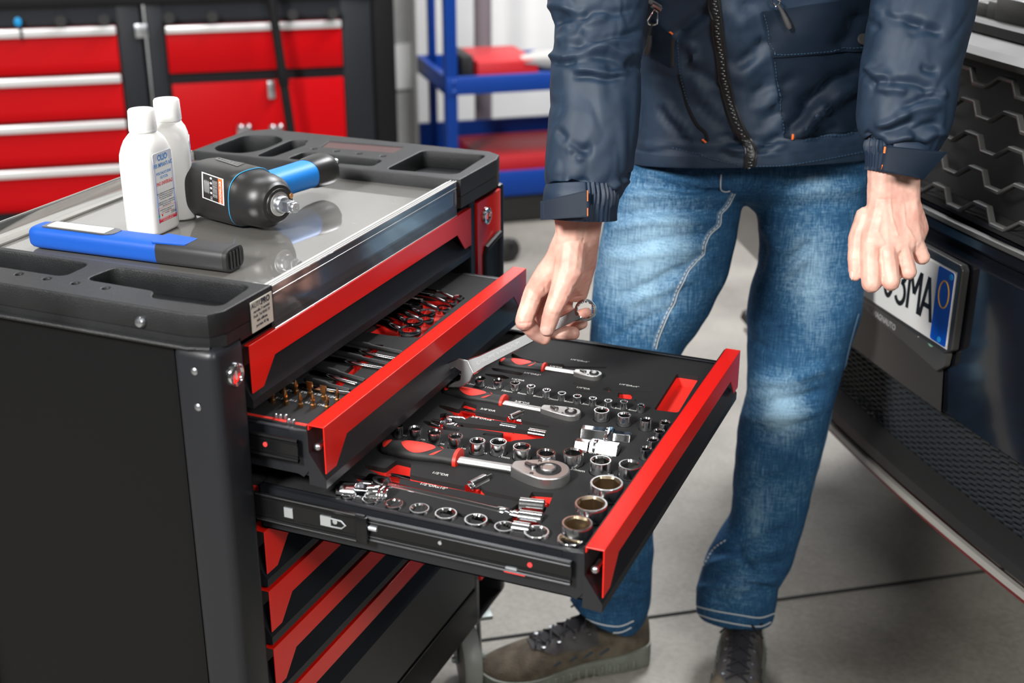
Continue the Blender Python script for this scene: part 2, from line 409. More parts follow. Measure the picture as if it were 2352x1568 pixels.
def drawer(zt, ext, deep=False, box=True):
    b = MB(); X = ext
    zb = zt-0.074 if not deep else 0.222
    prof = [(-0.0215, zt-0.002), (-0.0225, zt-0.002), (-0.0225, zb+0.001), (-0.001, zb), (-0.001, zb+0.010), (-0.0035, zb+0.0135), (-0.021, zt-0.034)]
    if deep: prof = [(-0.0215, zt-0.002), (-0.0235, zt-0.002), (-0.0235, zb+0.001), (-0.001, zb), (-0.001, 0.327), (-0.003, 0.330), (-0.021, 0.356)]
    n = len(prof)
    A = [b.bm.verts.new((X+x, YN+0.0005, z)) for x, z in prof]; B = [b.bm.verts.new((X+x, YF-0.0005, z)) for x, z in prof]
    b.bm.faces.new(A[::-1]); b.bm.faces.new(B)
    for i in range(n): b.bm.faces.new((A[i], A[(i+1)%n], B[(i+1)%n], B[i]))
    if box:
        zr = zt-0.0125; zl = zt-0.066
        b.box((X-0.41, YN+0.004, zl), (X-0.023, YN+0.0055, zr)); b.box((X-0.41, YF-0.0225, zl), (X-0.023, YF-0.021, zr))
        b.box((X-0.41, YN+0.004, zl), (X-0.023, YF-0.021, zl+0.0015)); b.box((X-0.41, YN+0.004, zl), (X-0.4085, YF-0.021, zr))
        # rolled rims
        b.box((X-0.41, YN+0.004, zr-0.002), (X-0.023, YN+0.0125, zr), bev=0.0008); b.box((X-0.41, YN+0.011, zr-0.005), (X-0.023, YN+0.0125, zr))
        b.box((X-0.41, YF-0.026, zr-0.002), (X-0.023, YF-0.018, zr), bev=0.0008)
        # side cheek at the near end of the front
        b.prism([(X-0.045, zt-0.012), (X-0.0225, zt-0.010), (X-0.0215, zt-0.055), (X-0.03, zt-0.066), (X-0.045, zt-0.06)], -0.0045, -0.003, Matrix(((1,0,0,0),(0,0,1,0.0065),(0,1,0,0),(0,0,0,1))))
    d = obj('drawer', b, M['gunmetal'], tr, ang=30)
    h = obj('handle', handle_bm(zt, X), M['red'], d, bev=0.0006)
    s = MB(); s.lathe([(0.0045, 0), (0.0045, 0.002), (0.003, 0.0042), (0.0008, 0.005)], (X-0.0105, 0.004, zt-0.026), (0, -1, 0), 16)
    s.cyl((X-0.0105, 0.02, zt-0.026), (X-0.0105, 0.003, zt-0.026), 0.003)
    if box: obj('handle_screw', s, M['steel'], d)
    return d
Zt = [0.8585, 0.778, 0.701, 0.6315, 0.5525, 0.4735, 0.3945]
D = []
for i, z in enumerate(Zt):
    e = {1: 0.0865, 2: 0.405}.get(i, 0.0)
    D.append(drawer(z, e, deep=(i == 6), box=i in (1, 2)))
# slides of the open drawers
def slide(d, x0, x1, zc, y, step=None):
    b = MB()
    def chan(xa, xb, yy, hz, th=0.0022, lip=0.0035):
        b.box((xa, yy-th, zc-hz), (xb, yy, zc+hz))
        for s in (-1, 1):
            b.tube([(xa, yy-th*0.5, zc+s*(hz-0.0018)), (xb, yy-th*0.5, zc+s*(hz-0.0018))], 0.0027, n=8)
            b.tube([(xa, yy-th*0.9, zc+s*(hz-0.0065)), (xb, yy-th*0.9, zc+s*(hz-0.0065))], 0.0013, n=6)
    chan(x0, x1, y, 0.0135)
    if step:
        chan(x0-0.1, step, y-0.004, 0.0165)
        b.box((step-0.012, y-0.0085, zc-0.0175), (step+0.003, y-0.002, zc+0.015), bev=0.002)
    o = obj('slide_rail', b, mat('dark_slide', (0.035, 0.036, 0.038), 0.27, 0.85), d)
    return o
sl = slide(D[2], 0.02, 0.372, 0.6702, -0.0035, 0.137)
M['zinc'] = mat('bright_zinc', (0.72, 0.76, 0.8), 0.35, 0.8)
for c_ in ((0.036, 0.047, 0.6645, 0.6765), (0.082, 0.095, 0.6645, 0.6765)):
    b = MB(); b.box((c_[0], -0.0112, c_[2]), (c_[1], -0.0098, c_[3])); obj('slide_window', b, M['zinc'], D[2])
b = MB(); b.tube([(0.095, -0.0105, 0.675), (0.108, -0.0105, 0.6745), (0.113, -0.0105, 0.670), (0.108, -0.0105, 0.6655), (0.095, -0.0105, 0.665)], 0.001, n=6); obj('slide_loop', b, M['zinc'], D[2])
b = MB(); b.lathe([(0.003, 0), (0.003, 0.001), (0.001, 0.0015)], (0.1, -0.0098, 0.672), (0, -1, 0), 12); obj('rivet', b, M['zinc'], D[2])
b = MB(); b.box((0.300, -0.0085, 0.6595), (0.313, -0.006, 0.6622), bev=0.0008); obj('slide_clip', b, M['zinc'], D[2])
b = MB(); b.tube([(0.1405, -0.007, 0.672), (0.150, -0.007, 0.672)], 0.003, n=10); obj('slide_pin', b, M['zinc'], D[2])
b = MB(); b.lathe([(0.0022, 0), (0.0022, 0.001), (0.0008, 0.0013)], (0.2245, -0.006, 0.672), (0, -1, 0), 10)
obj('rivet', b, M['zinc'], D[2])
b = MB(); b.lathe([(0.0028, 0), (0.0028, 0.0012), (0.001, 0.0015)], (0.327, -0.0058, 0.6695), (0, -1, 0), 14); b.box((0.298, -0.0075, 0.6545), (0.322, -0.0045, 0.6575), bev=0.0008)
obj('slide_mark', b, mat('red_mark', (0.85, 0.06, 0.06), 0.4), D[2])
b = MB()
for z_, r_ in ((.6835, .0009), (.6788, .0006), (.6612, .0006), (.6568, .0009)): b.tube([(.138, -.0062-.0007, z_), (.371, -.0069, z_)], r_, n=6)
for z_, r_ in ((.6862, .0008), (.6545, .0008)): b.tube([(-.0, -.0108, z_), (.126, -.0108, z_)], r_, n=6)
obj('rail_highlights', b, mat('rail_highlight_steel', (.34, .35, .37), .28, 1.0), D[2])  # thin bright tubes put the rails' silver highlights into geometry
sl = slide(D[1], -0.03, 0.0555, 0.746, -0.0035)
b = MB(); b.lathe([(0.0028, 0), (0.0028, 0.0012), (0.001, 0.0015)], (0.015, -0.0058, 0.7475), (0, -1, 0), 14); obj('slide_mark', b, mat('red_mark', (0.85, 0.06, 0.06), 0.4), D[1])
# ---------------- casters
M['wheel'] = mat('grey_tyre', (0.26, 0.27, 0.25), 0.5, bump=0.05)
for (x, y, a) in ((-0.045, 0.625, -0.95), (-0.05, 0.0, 0.2), (-0.39, 0.0, 0.9), (-0.39, 0.64, 0.3)):
    Mx = Matrix.Translation((x, y, 0)) @ Matrix.Rotation(a, 4, 'Z')
    f = MB()
    f.box((-0.045, -0.04, 0.138), (0.045, 0.04, 0.146), Mx, bev=0.002)
    f.lathe([(0.022, 0.118), (0.03, 0.128), (0.03, 0.138)], Mx @ Vector((0, 0, 0)), (0, 0, 1), 20)
    for s in (-1, 1):
        f.prism([(-0.022, 0.128), (0.024, 0.128), (0.037, 0.052), (0.020, 0.046)], s*0.0215-0.0012, s*0.0215+0.0012, Mx @ Matrix(((1,0,0,0),(0,0,1,0),(0,1,0,0),(0,0,0,1))))
    f.cyl(Mx @ Vector((0.028, -0.028, 0.057)), Mx @ Vector((0.028, 0.028, 0.057)), 0.0055, n=8)
    f = obj('caster_fork', f, mat('dull_zinc', (.26, .29, .28), .5, .7), tr)
    wv = MB(); c0 = Mx @ Vector((0.028, 0, 0.0572)); ax = (Mx.to_3x3() @ Vector((0, 1, 0)))
    wv.lathe([(0.012, -0.018), (0.034, -0.014), (0.046, -0.015), (0.0535, -0.0145), (0.0572, -0.009), (0.0572, 0.009), (0.0535, 0.0145), (0.046, 0.015), (0.034, 0.014), (0.012, 0.018)], c0, ax, 40)
    obj('wheel', wv, M['wheel'], f)
# ================================================================ foam inlay and tools of the lower open drawer
ZF = 0.685                                   # top of the foam
A4 = lambda x, y, z=ZF: at(1000+x*.31463, 740+y*.31463, 2, z)
A5 = lambda x, y, z=ZF: at(740+x*.31463, 880+y*.31463, 2, z)
xy = lambda p: (p[0], p[1])
def band(p, q, w):
    p, q = Vector(p[:2]), Vector(q[:2]); d = (q-p).normalized(); n = Vector((-d.y, d.x))*w*0.5
    return [tuple(p-n), tuple(q-n), tuple(q+n), tuple(p+n)]
pockets = []
P4 = lambda *pts, r=0.004: pockets.append(rpoly([xy(A4(*p)) for p in pts], r))
P5 = lambda *pts, r=0.003: pockets.append(rpoly([xy(A5(*p)) for p in pts], r))
P4((1765, 372), (1930, 398), (1772, 660), (1595, 638), r=0.005)
# half inch sliding bar: long slot widened for the fingers
P5((300, 588), (462, 622), (545, 560), (650, 585), (640, 668), (1045, 752), (1150, 740), (1190, 785), (1500, 850), (1530, 790), (1690, 800), (1650, 905), (1060, 790), (420, 665), (300, 610))
P5((210, 655), (330, 683), (418, 655), (570, 690), (560, 735), (1380, 915), (1445, 868), (1640, 905), (1560, 1080), (1395, 1075), (1340, 1045), (820, 935), (825, 915), (1330, 1010), (1400, 965), (560, 770), (400, 735), (320, 760), (240, 690))
P5((848, 152), (1000, 190), (1040, 130), (1135, 160), (1115, 205), (1370, 255), (1440, 230), (1460, 270), (1660, 312), (1655, 325), (1330, 280), (1080, 240), (1050, 262), (960, 245), (955, 218), (850, 172))
P5((860, 222), (905, 215), (975, 282), (1510, 345), (1640, 368), (1620, 400), (1400, 415), (1370, 428), (1300, 412), (1300, 395), (1165, 375), (1190, 360), (1300, 378), (1330, 362), (900, 300), (860, 260))
P5((740, 270), (880, 300), (900, 318), (1010, 335), (990, 352), (860, 335), (800, 320), (735, 285))
P4((405, 330), (560, 352), (645, 372), (625, 388), (520, 372), (420, 352))
P4((360, 374), (410, 378), (490, 384), (545, 405), (520, 414), (430, 402), (365, 385), r=0.002)
P4((560, 225), (640, 262), (770, 290), (760, 305), (650, 290), (550, 250), r=0.002)
P4((780, 292), (935, 305), (945, 322), (1255, 325), (1240, 338), (900, 330), (780, 305), r=0.002)
P4((1003, 440), (1222, 482), (1270, 470), (1290, 492), (1575, 505), (1560, 515), (1270, 505), (1210, 494), (1003, 449), r=0.002)
P4((1020, 495), (1338, 520), (1345, 502), (1445, 512), (1430, 562), (1335, 552), (1330, 530), (1020, 503), r=0.002)
P4((1455, 560), (1525, 565), (1522, 578), (1455, 573), r=0.002)
P5((1885, 345), (2150, 385), (2260, 400), (2240, 432), (2110, 425), (2105, 458), (2185, 480), (2160, 535), (1900, 505), (1905, 470), (1840, 455), (1845, 440), (1960, 448), (2010, 415), (1888, 395))
P4((215, 300), (330, 300), (255, 350), (205, 345), r=0.003)
sockets = []                                  # (point on ring plane, outer radius, protrusion, name of row, mark)
def sk4(x, y, w_, prot, row, mark): sockets.append((1000+x*.31463, 740+y*.31463, w_*.31463, prot, row, mark))
def sk5(x, y, w_, prot, row, mark): sockets.append((740+x*.31463, 880+y*.31463, w_*.31463, prot, row, mark))
for x, y, w_, m_ in ((202,380,65,'13mm'),(328,408,86,'12mm'),(457,420,82,'11mm'),(583,440,78,'10mm'),(698,465,68,'9mm'),(813,493,64,'8mm'),(924,515,64,'7mm'),(1036,537,66,'6mm'),(1150,553,62,'5.5mm'),(1262,570,62,'5mm'),(1377,577,62,'4.5mm'),(1500,600,62,'4mm')):
    sk4(x, y, w_, 0.010, 'q', m_)
for x, y, w_, m_ in ((1213,640,118,'E18'),(1380,675,108,'E16'),(1538,708,100,'E14'),(1678,728,96,'E12'),(1636,790,94,'E11'),(1590,853,96,'E10'),(1538,918,96,'E8')):
    sk4(x, y, w_, 0.013, 'e', m_)
for x, y, w_, m_ in ((556,310,70,'12mm'),(680,325,104,'13mm'),(822,352,112,'14mm'),(974,383,116,'15mm'),(1133,418,124,'16mm'),(1286,425,132,'17mm'),(1458,460,140,'18mm'),(1635,505,150,'19mm'),(1833,500,160,'20mm'),(2033,560,166,'21mm'),(2247,590,176,'22mm')):
    sk5(x, y, w_, 0.015, 'h', m_)
for x, y, w_, m_ in ((2077,725,258,'32mm'),(1964,875,255,'30mm'),(1862,1018,240,'27mm'),(1778,1165,215,'24mm')):
    sk5(x, y, w_, 0.017 if m_ != '24mm' else 0.0075, 'b', m_)
for x, y, w_, m_ in ((1530,1115,200,'E24'),(1299,1068,160,'E22'),(1083,1025,184,'E20'),(871,970,176,'E18'),(681,928,158,'E16'),(502,885,144,'E14'),(330,850,130,'E12'),(175,812,130,'E11')):
    sk5(x, y, w_, 0.006, 'n', m_)
place = []
for u, v, wpx, prot, row, mark in sockets:
    p = at(u, v, 2, ZF+prot); dd = (p-CAM).dot(Fw); r = wpx/2*dd/FPX*0.97
    if row == 'n' or mark == '24mm':
        ymin = 0.0135+r
        if p.y < ymin:
            p = Vector((p.x, ymin, 0.6895))
    place.append((p, r, prot, row, mark))
def foam_cut(outline, cuts, z0, z1):
    b = MB(); b.prism(outline, z0, z1); a = obj('foam_block', b, M['foam'], smooth=False)
    rounds = [c_ for c_ in cuts if len(c_) == 22]
    for cs in ([c_ for c_ in cuts if len(c_) != 22][0::2], [c_ for c_ in cuts if len(c_) != 22][1::2], rounds):
        if not cs: continue
        b = MB()
        for c_ in cs: b.prism(c_, z0-0.001, z1+0.001)
        k = obj('cutter', b, M['foam'], smooth=False)
        md = a.modifiers.new('cut', 'BOOLEAN'); md.object = k; md.operation = 'DIFFERENCE'; md.solver = 'EXACT'; md.use_self = True
        dg = bpy.context.evaluated_depsgraph_get(); me = bpy.data.meshes.new_from_object(a.evaluated_get(dg))
        a.modifiers.clear(); a.data = me; bpy.data.objects.remove(k)
    me = a.data; bpy.data.objects.remove(a); me.materials.clear()
    return me
def bbox(l): return min(x for x, y in l), min(y for x, y in l), max(x for x, y in l), max(y for x, y in l)
def pip(x, y, P):
    c_ = False
    for i in range(len(P)):
        (x1, y1), (x2, y2) = P[i-1], P[i]
        if (y1 > y) != (y2 > y) and x < (x2-x1)*(y-y1)/(y2-y1)+x1: c_ = not c_
    return c_
FO = [(-0.03, 0.0165), (0.3785, 0.0165), (0.3785, 0.546), (-0.03, 0.546)]
def clash(c1, P, marg=0.0008):
    return any(pip(x, y, P) for x, y in c1) or any(pip(x, y, c1) for x, y in P)
loops = [FO]
for P in pockets: loops.append(P)
for p, r, prot, row, mark in place:
    c1 = circ(p.x, p.y, r*1.07, 22)
    if not any(clash(c1, L) for L in loops[1:]) and p.y-r*1.07 > 0.0175: loops.append(c1)
fm = foam_cut(FO, loops[1:], 0.679, ZF); fmr = foam_cut(FO, loops[1:], 0.6665, 0.679)
fi = thing('foam_inlay', 'black foam tool inlay over a red layer in the lower open drawer', 'foam inlay', (0.18, 0.28, 0.6376))
foam_o = obj('foam_sheet', fm, M['foam'], fi, ang=30)
b = MB(); b.box((-0.03, 0.0165, 0.6376), (0.3785, 0.546, 0.6664)); obj('red_layer', join_meshes([b, fmr]), M['redfoam'], fi, ang=30)
# printed size marks, lying on the foam along the drawer's depth
def mark(s, u, v, size, z=ZF, k=1.0, rot=0.0):
    p = at(u, v, 2, z+0.0003)
    x = Vector((math.cos(rot), math.sin(rot), 0)); y = Vector((-math.sin(rot), math.cos(rot), 0))
    return text_mesh(s, size, mtx(p, x, y), 0.00008, squeeze=k, bold=0.00005)
ms = []
def m4(s, x, y, size=0.0058): ms.append(mark(s, 1000+x*.31463, 740+y*.31463, size, k=1.1))
def m5(s, x, y, size=0.006): ms.append(mark(s, 740+x*.31463, 880+y*.31463, size, k=1.1))
for s, x, y in (('13mm',130,425),('12mm',268,452),('11mm',400,478),('10mm',522,502),('9mm',632,520),('8mm',748,541),('7mm',862,562),('6mm',977,580),('5.5mm',1095,597),('5mm',1200,612),('4.5mm',1330,628),('4mm',1442,642),
    ('1/4"DRx6"',1053,280),('1/4"DR',880,325),('1/4"DR2"',706,376),('1/4"DR',602,419),('1/4"DR',1078,480),('1/4"DRx4"',1412,461)): m4(s, x, y)
for s, x, y in (('12mm',573,374),('13mm',705,404),('14mm',845,435),('15mm',1000,469),('16mm',1155,502),('17mm',1320,537),('18mm',1485,567),('20mm',1866,634),('22mm',2275,692),('21mm',2075,662),
    ('3/8"DR',1460,139),('3/8"DR',1210,194),('3/8"DRx6"',1170,257),('3/8"DR 16mm',2108,346),('1/2"DR',1103,560),('1/2"DR',862,661),('1/2"DRx10"',812,750),('1/2"DR 16mm',2000,512)): m5(s, x, y, 0.0064)
for s, x, y in (('E12',1735,765),('E11',1700,835),('E10',1645,895),('E8',1600,960)): ms.append(mark(s, 1000+x*.31463, 740+y*.31463, 0.006, rot=1.4))
obj('printed_size_marks', join_meshes(ms), M['ink'], fi, smooth=False)
# ---- sockets
def socket_meshes(kind):
    """unit socket: outer radius 1, top at z=0; hexagonal or star bore"""
    b = MB()
    b.lathe([(0.80, -2.2), (0.98, -2.1), (1.0, -2.0), (1.0, -0.09), (0.955, 0.0), (0.845, 0.0)], n=40, cap=False)
    bm = b.bm
    top = [v for v in bm.verts if abs(v.co.z) < 1e-6 and abs(math.hypot(v.co.x, v.co.y)-0.845) < 1e-4]
    n = len(top); top.sort(key=lambda v: math.atan2(v.co.y, v.co.x))
    inn = MB()
    rings = []
    for z, k in ((0.0, 0.0), (-0.13, 1.0), (-1.5, 1.0)):
        R = []
        for i in range(n*2):
            t = 2*PI*i/(n*2)
            if kind == 'hex':
                a = (t % (PI/3))-PI/6; rr = 0.70/math.cos(a)*0.985
                rr = min(rr, 0.80)
            else:
                rr = 0.70+0.09*math.cos(6*t)
            r2 = 0.845*(1-k)+rr*k
            R.append(inn.bm.verts.new((r2*math.cos(t), r2*math.sin(t), z)))
        rings.append(R)
    for a_, b_ in zip(rings, rings[1:]):
        for i in range(n*2): inn.bm.faces.new((a_[i], b_[i], b_[(i+1) % (2*n)], a_[(i+1) % (2*n)]))
    inn.bm.faces.new(rings[-1])
    return b, inn
protos = {}
ordinal = {}
M['chromed'] = mat('chrome_dark', (0.70, 0.70, 0.70), 0.12, 1.0, bump=0.03, bscale=260)
ROWS = {'q': ('small chrome socket standing at the %s mark', 'quarter inch sockets in a row'),
        'e': ('chrome star socket, %s', 'star sockets by the drawer handle'),
        'h': ('larger chrome hex socket standing at the %s mark', 'half inch sockets in a row'),
        'b': ('big chrome hex socket by the red handle, %s', 'large sockets along the drawer handle'),
        'n': ('sunk chrome star socket along the slide, %s', 'sunk sockets along the drawer side')}
ORD = ['first', 'second', 'third', 'fourth', 'fifth', 'sixth', 'seventh', 'eighth', 'ninth', 'tenth']
def words(row, i, mark_):
    if row == 'q' and mark_ in ('5.5mm', '5mm', '4.5mm'): return {'5.5mm': 'small chrome socket next after the 6mm one in its row', '5mm': 'small chrome socket beneath the thin sliding t-bar', '4.5mm': 'small chrome socket beside the little red pocket'}[mark_]
    if row in 'qh': return ROWS[row][0] % mark_
    if row == 'e': return ROWS['e'][0] % (['tallest of the bent row, by the 4.5mm mark', 'next to the tallest of the bent row', 'third in the bent row', 'at the corner of the bent row', 'just below the corner one', 'next to last of the bent row', 'last one of the bent row'][i])
    if row == 'b': return ROWS['b'][0] % (['largest, next to the 22mm one', 'second of the big four', 'third of the big four', 'low one nearest the slide'][i])
    return ROWS['n'][0] % (['nearest to the handle', 'second from the handle, smaller ring', 'third from the handle', 'fourth from the handle', 'fifth from the handle', 'sixth from the handle', 'seventh beside the joint', 'last, beside the swivel joint'][i])
for p, r, prot, row, mk_ in place:
    kind = 'hex' if row in 'qhb' else 'star'
    i = ordinal.get(row, 0); ordinal[row] = i+1
    key = (kind, row in 'b')
    zb = 0.6657
    L_ = (p.z-zb)/2.2/r
    mw = Matrix.Translation((p.x, p.y, p.z)) @ Matrix.Rotation(0.3+i*0.37, 4, 'Z') @ Matrix.Diagonal((r, r, r*L_, 1))
    if key not in protos:
        t_ = thing('socket', words(row, i, mk_), 'socket', group=ROWS[row][1])
        a_, i_ = socket_meshes(kind)
        obj('socket_shell', a_, M['chrome'], t_, world=False, ang=50)
        obj('bore', i_, M['brass'] if row in 'bhn' else M['chromed'], t_, world=False, ang=25)
        t_.matrix_basis = mw; protos[key] = t_
    else:
        t_ = dup(protos[key], words(row, i, mk_), ROWS[row][1], mw)
# ---- ratchets
def ratchet(label, pe, pc, ph, pt, hw, sc, zc, hl):
    """pe handle end, pc collar, ph head start, pt head tip: world points"""
    t = thing('ratchet', label, 'ratchet', (pc.x, pc.y, zc), group='ratchets in the foam inlay')
    d = (pt-pe); d.z = 0; d.normalize(); n = Vector((-d.y, d.x, 0))
    L = (pc-pe).length
    b = MB(); R_ = 0.0165*sc
    B = [(0, .35), (.02, .62), (.07, .78), (.14, .80), (.30, .98), (.5, 1.0), (.7, .86), (.85, .78), (.97, .84), (1.0, .78)]
    b.lathe([(R_*k, L*h) for h, k in B], (pe.x, pe.y, zc), d, 24, sx=1, sy=0.62, up=n)
    obj('grip', b, M['rub'], t, ang=60)
    # red inlays shaped to the grip's upper side
    def patch(h0, h1, wf, off=0.0004, inner=None):
        g = MB(); N_, K = 18, 8
        def top(h, a):
            for (ha, ka), (hb, kb) in zip(B, B[1:]):
                if ha <= h <= hb: k = ka+(kb-ka)*(h-ha)/(hb-ha); break
            else: k = B[-1][1]
            return Vector((pe.x, pe.y, zc)) + d*(L*h) + n*((R_*k+off)*math.sin(a)) + Vector((0, 0, 1))*((R_*k*0.62+off)*math.cos(a))
        rows_ = []
        for i_ in range(N_+1):
            t_ = i_/N_; h = h0+(h1-h0)*t_
            wa = wf(t_)
            rows_.append([g.bm.verts.new(top(h, wa[0]+(wa[1]-wa[0])*j/K)) for j in range(K+1)])
        for a_, b_ in zip(rows_, rows_[1:]):
            for j in range(K): g.bm.faces.new((a_[j], a_[j+1], b_[j+1], b_[j]))
        return g
    g = patch(.26, .72, lambda t_: (-0.95*math.sin(PI*t_)**.7, 0.95*math.sin(PI*t_)**.7))
    g2 = patch(.02, .12, lambda t_: (-0.9*math.sin(PI*t_)**.6, 0.9*math.sin(PI*t_)**.6))
    g3 = patch(.19, .30, lambda t_: (0.35+0.7*t_, 0.35+0.7*t_+0.3*math.sin(PI*t_)))
    g4 = patch(.68, .82, lambda t_: (0.95-0.9*t_, 0.95-0.9*t_+0.35*math.sin(PI*t_)))
    g5 = patch(.68, .82, lambda t_: (-0.95+0.9*t_-0.3*math.sin(PI*t_), -0.95+0.9*t_))
    for gg in (g, g2, g3, g4, g5): obj('red_grip_inlay', gg, M['red2'], t, ang=60)
    b = MB(); b.lathe([(R_*.6, L*.985), (R_*.93, L*.99), (R_*.93, L*1.035), (R_*.62, L*1.05)], (pe.x, pe.y, zc), d, 24, sx=1, sy=0.72, up=n); obj('collar', b, M['red2'], t)
    b = MB(); Ls = (ph-pc).length
    b.lathe([(0.0070*sc, 0), (0.0066*sc, Ls*.5), (0.0068*sc, Ls*.95), (0.009*sc, Ls*1.1)], (pc.x, pc.y, zc), d, 20, sx=1, sy=0.62, up=n)
    obj('shaft', b, M['satin'], t, ang=50)
    # head: tear shape
    Lh = (pt-ph).length
    prof = []
    N_ = 40
    for i_ in range(N_):
        a = 2*PI*i_/N_
        cx = Lh-hw
        x_ = cx+hw*math.cos(a); y_ = hw*math.sin(a)
        if math.cos(a) < -0.15:
            k = (-math.cos(a)-0.15)/0.85
            x_ = (cx-hw*0.15)*(1-k)**1.0 + 0*k; x_ = (cx - hw*0.15)*(1-k); y_ = math.copysign(0.007*sc+(hw-0.007*sc)*(1-k**1.5), math.sin(a)) if abs(math.sin(a)) > 1e-6 else 0
        prof.append((x_, y_))
    Mh = mtx((ph.x, ph.y, 0), d, n)
    b = MB(); b.prism(prof, zc-0.006*sc, zc+0.0085*sc, Mh)
    hd = obj('head', b, M['satin'], t, bev=0.0016*sc)
    zt_ = zc+0.0085*sc
    o_ = Vector((ph.x, ph.y, 0))+d*(Lh-hw*1.02)
    b = MB(); b.lathe([(hw*.62, 0), (hw*.62, .0008), (hw*.55, .001), (hw*.5, .0002)], (o_.x, o_.y, zt_), (0, 0, 1), 30); obj('dial_ring', b, M['rub'], t)
    b = MB(); b.lathe([(hw*.40, 0), (hw*.40, .002*sc), (hw*.33, .003*sc), (hw*.30, .0024*sc)], (o_.x, o_.y, zt_), (0, 0, 1), 8); obj('release_button', b, M['satin'], t)
    o2 = Vector((ph.x, ph.y, 0))+d*(Lh*0.36)
    b = MB(); b.lathe([(hw*.20, 0), (hw*.20, .0022*sc), (hw*.14, .003*sc)], (o2.x+d.x*.002*sc, o2.y, zt_), (0, 0, 1), 16); b.prism(rpoly([(-.011*sc, -.0022*sc), (.004*sc, -.0032*sc), (.004*sc, .0032*sc), (-.011*sc, .0022*sc)], .002*sc), zt_, zt_+.0022*sc, mtx((o2.x, o2.y, 0), (d*0.9-n*0.43), (n*0.9+d*0.43)))
    obj('reverse_lever', b, M['steeld'], t)
    for s_ in (-1, 1):
        o3 = o_-d*(hw*.62)+n*(s_*hw*.66)
        b = MB(); b.lathe([(hw*.10, 0), (hw*.10, .0005), (hw*.05, .0006)], (o3.x, o3.y, zt_), (0, 0, 1), 12); obj('screw', b, M['steeld'], t)
    return t
M['red2'] = mat('red_grip', (0.80, 0.035, 0.02), 0.5)
M['steeld'] = mat('dark_steel', (0.16, 0.16, 0.16), 0.3, 1.0)
ratchet('largest ratchet with red and black grip by the half inch mark', A5(440, 482), A5(975, 580), A5(1385, 655), A5(1812, 700), 0.0240, 1.0, ZF+0.004, 1)
ratchet('middle sized ratchet with slim red inlays by the three eighths mark', A5(890, 55), A5(1310, 145), A5(1600, 205), A5(1895, 245), 0.0125, 0.78, ZF+0.001, 1)
ratchet('smallest ratchet at the far side of the foam by the quarter inch mark', A4(470, 292), A4(790, 340), A4(1012, 382), A4(1220, 402), 0.0105, 0.66, ZF+0.001, 1)
# ---- bars, joints and plug sockets lying in their pockets
def bar(name, label, cat, pts, prof, m=None, extra=None, group=None):
    p, q = pts; t = None
    b = MB(); d = q-p; b.lathe([(r, h*d.length) for h, r in prof], p, d, 16)
    o = obj(name, b, m or M['chrome'], None); tag(o, label, cat, group)
    return o
zb = ZF-0.006
def tbar(label, p, q, s, r, sr):
    t = thing('sliding_bar', label, 'sliding t-bar', (s.x, s.y, zb), group='sliding t-bars in the foam')
    b = MB(); b.lathe([(r*.6, 0), (r, .003), (r, (q-p).length-.003), (r*.6, (q-p).length)], p, q-p, 14); obj('bar', b, M['chrome'], t)
    d = (q-p).normalized(); n = Vector((d.y, -d.x, 0)) if False else Vector((-d.y, d.x, 0)); n.normalize()
    b = MB(); k = (n*0.92-d*0.25).normalized(); k = Vector((0.55, -0.8, 0)).normalized()
    k = (-n*0.9-d*0.35).normalized()
    a0 = s-k*sr*1.2+Vector((0, 0, r*1.2)); b.cyl(a0, a0+k*sr*1.9, sr*.62, n=20); b.cyl(a0+k*sr*1.9, a0+k*sr*2.3, sr*.45, n=16)
    b.cyl(a0-k*sr*.8, a0, sr*.4, n=4)
    obj('sliding_head', b, M['chrome'], t, bev=0.0006)
    return t
tbar('long sliding t-bar in the red slot beside the largest ratchet', A5(380, 652, ZF-.0125), A5(1640, 892, ZF-.0125), A5(1125, 768, ZF-.006), 0.0040, 0.0125)
tbar('mid length sliding t-bar under the three eighths mark', A5(870, 165, zb), A5(1655, 318, zb), A5(1400, 268, zb), 0.0030, 0.0095)
tbar('short thin sliding t-bar beside the quarter inch x4 mark', A4(1006, 446, zb), A4(1565, 512, zb), A4(1258, 480, zb), 0.0018, 0.0055)
G_ = 'extension bars in the foam'
bar('extension_bar', 'long extension bar running beside the 10 inch mark', 'extension bar', (A5(335, 718, zb), A5(1435, 972, zb)), [(0, .009), (.01, .0105), (.13, .0105), (.15, .0062), (.86, .0058), (.87, .0066), (.93, .0066), (.94, .0052), (.965, .0052), (.97, .0066), (1, .006)], M['chrome'], group=G_)
bar('extension_bar', 'mid length extension bar with a knurled band by the x6 mark', 'extension bar', (A5(905, 262, zb), A5(1640, 385, zb)), [(0, .0068), (.17, .0068), (.2, .0042), (.54, .0042), (.55, .0072), (.70, .0072), (.71, .0042), (.82, .0042), (.83, .0068), (.99, .0068), (1, .005)], M['chrome'], group=G_)
bar('extension_bar', 'short extension bar by the quarter inch 2 mark', 'extension bar', (A4(425, 342, zb), A4(640, 378, zb)), [(0, .0048), (.4, .0048), (.45, .003), (.72, .003), (.74, .0052), (1, .0052)], M['chrome'], group=G_)
bar('extension_bar', 'black slim extension bar in the far slot by the quarter inch x6 mark', 'extension bar', (A4(575, 238, zb), A4(930, 315, zb)), [(0, .0045), (.2, .0045), (.24, .0028), (.98, .0028), (1, .004)], M['rub'], group=G_)
bar('extension_bar', 'thin chrome bar end showing in the small red pocket beside 4.5mm', 'extension bar', (A4(1345, 515, zb), A4(1450, 522, zb)), [(0, .0038), (.98, .0038), (1, .003)], M['chrome'], group=G_)
bar('extension_bar', 'tiny chrome adapter in its own slot by the 4mm socket', 'adapter', (A4(1460, 566, zb), A4(1524, 572, zb)), [(0, .003), (.98, .003), (1, .002)], M['chrome'], group=G_)
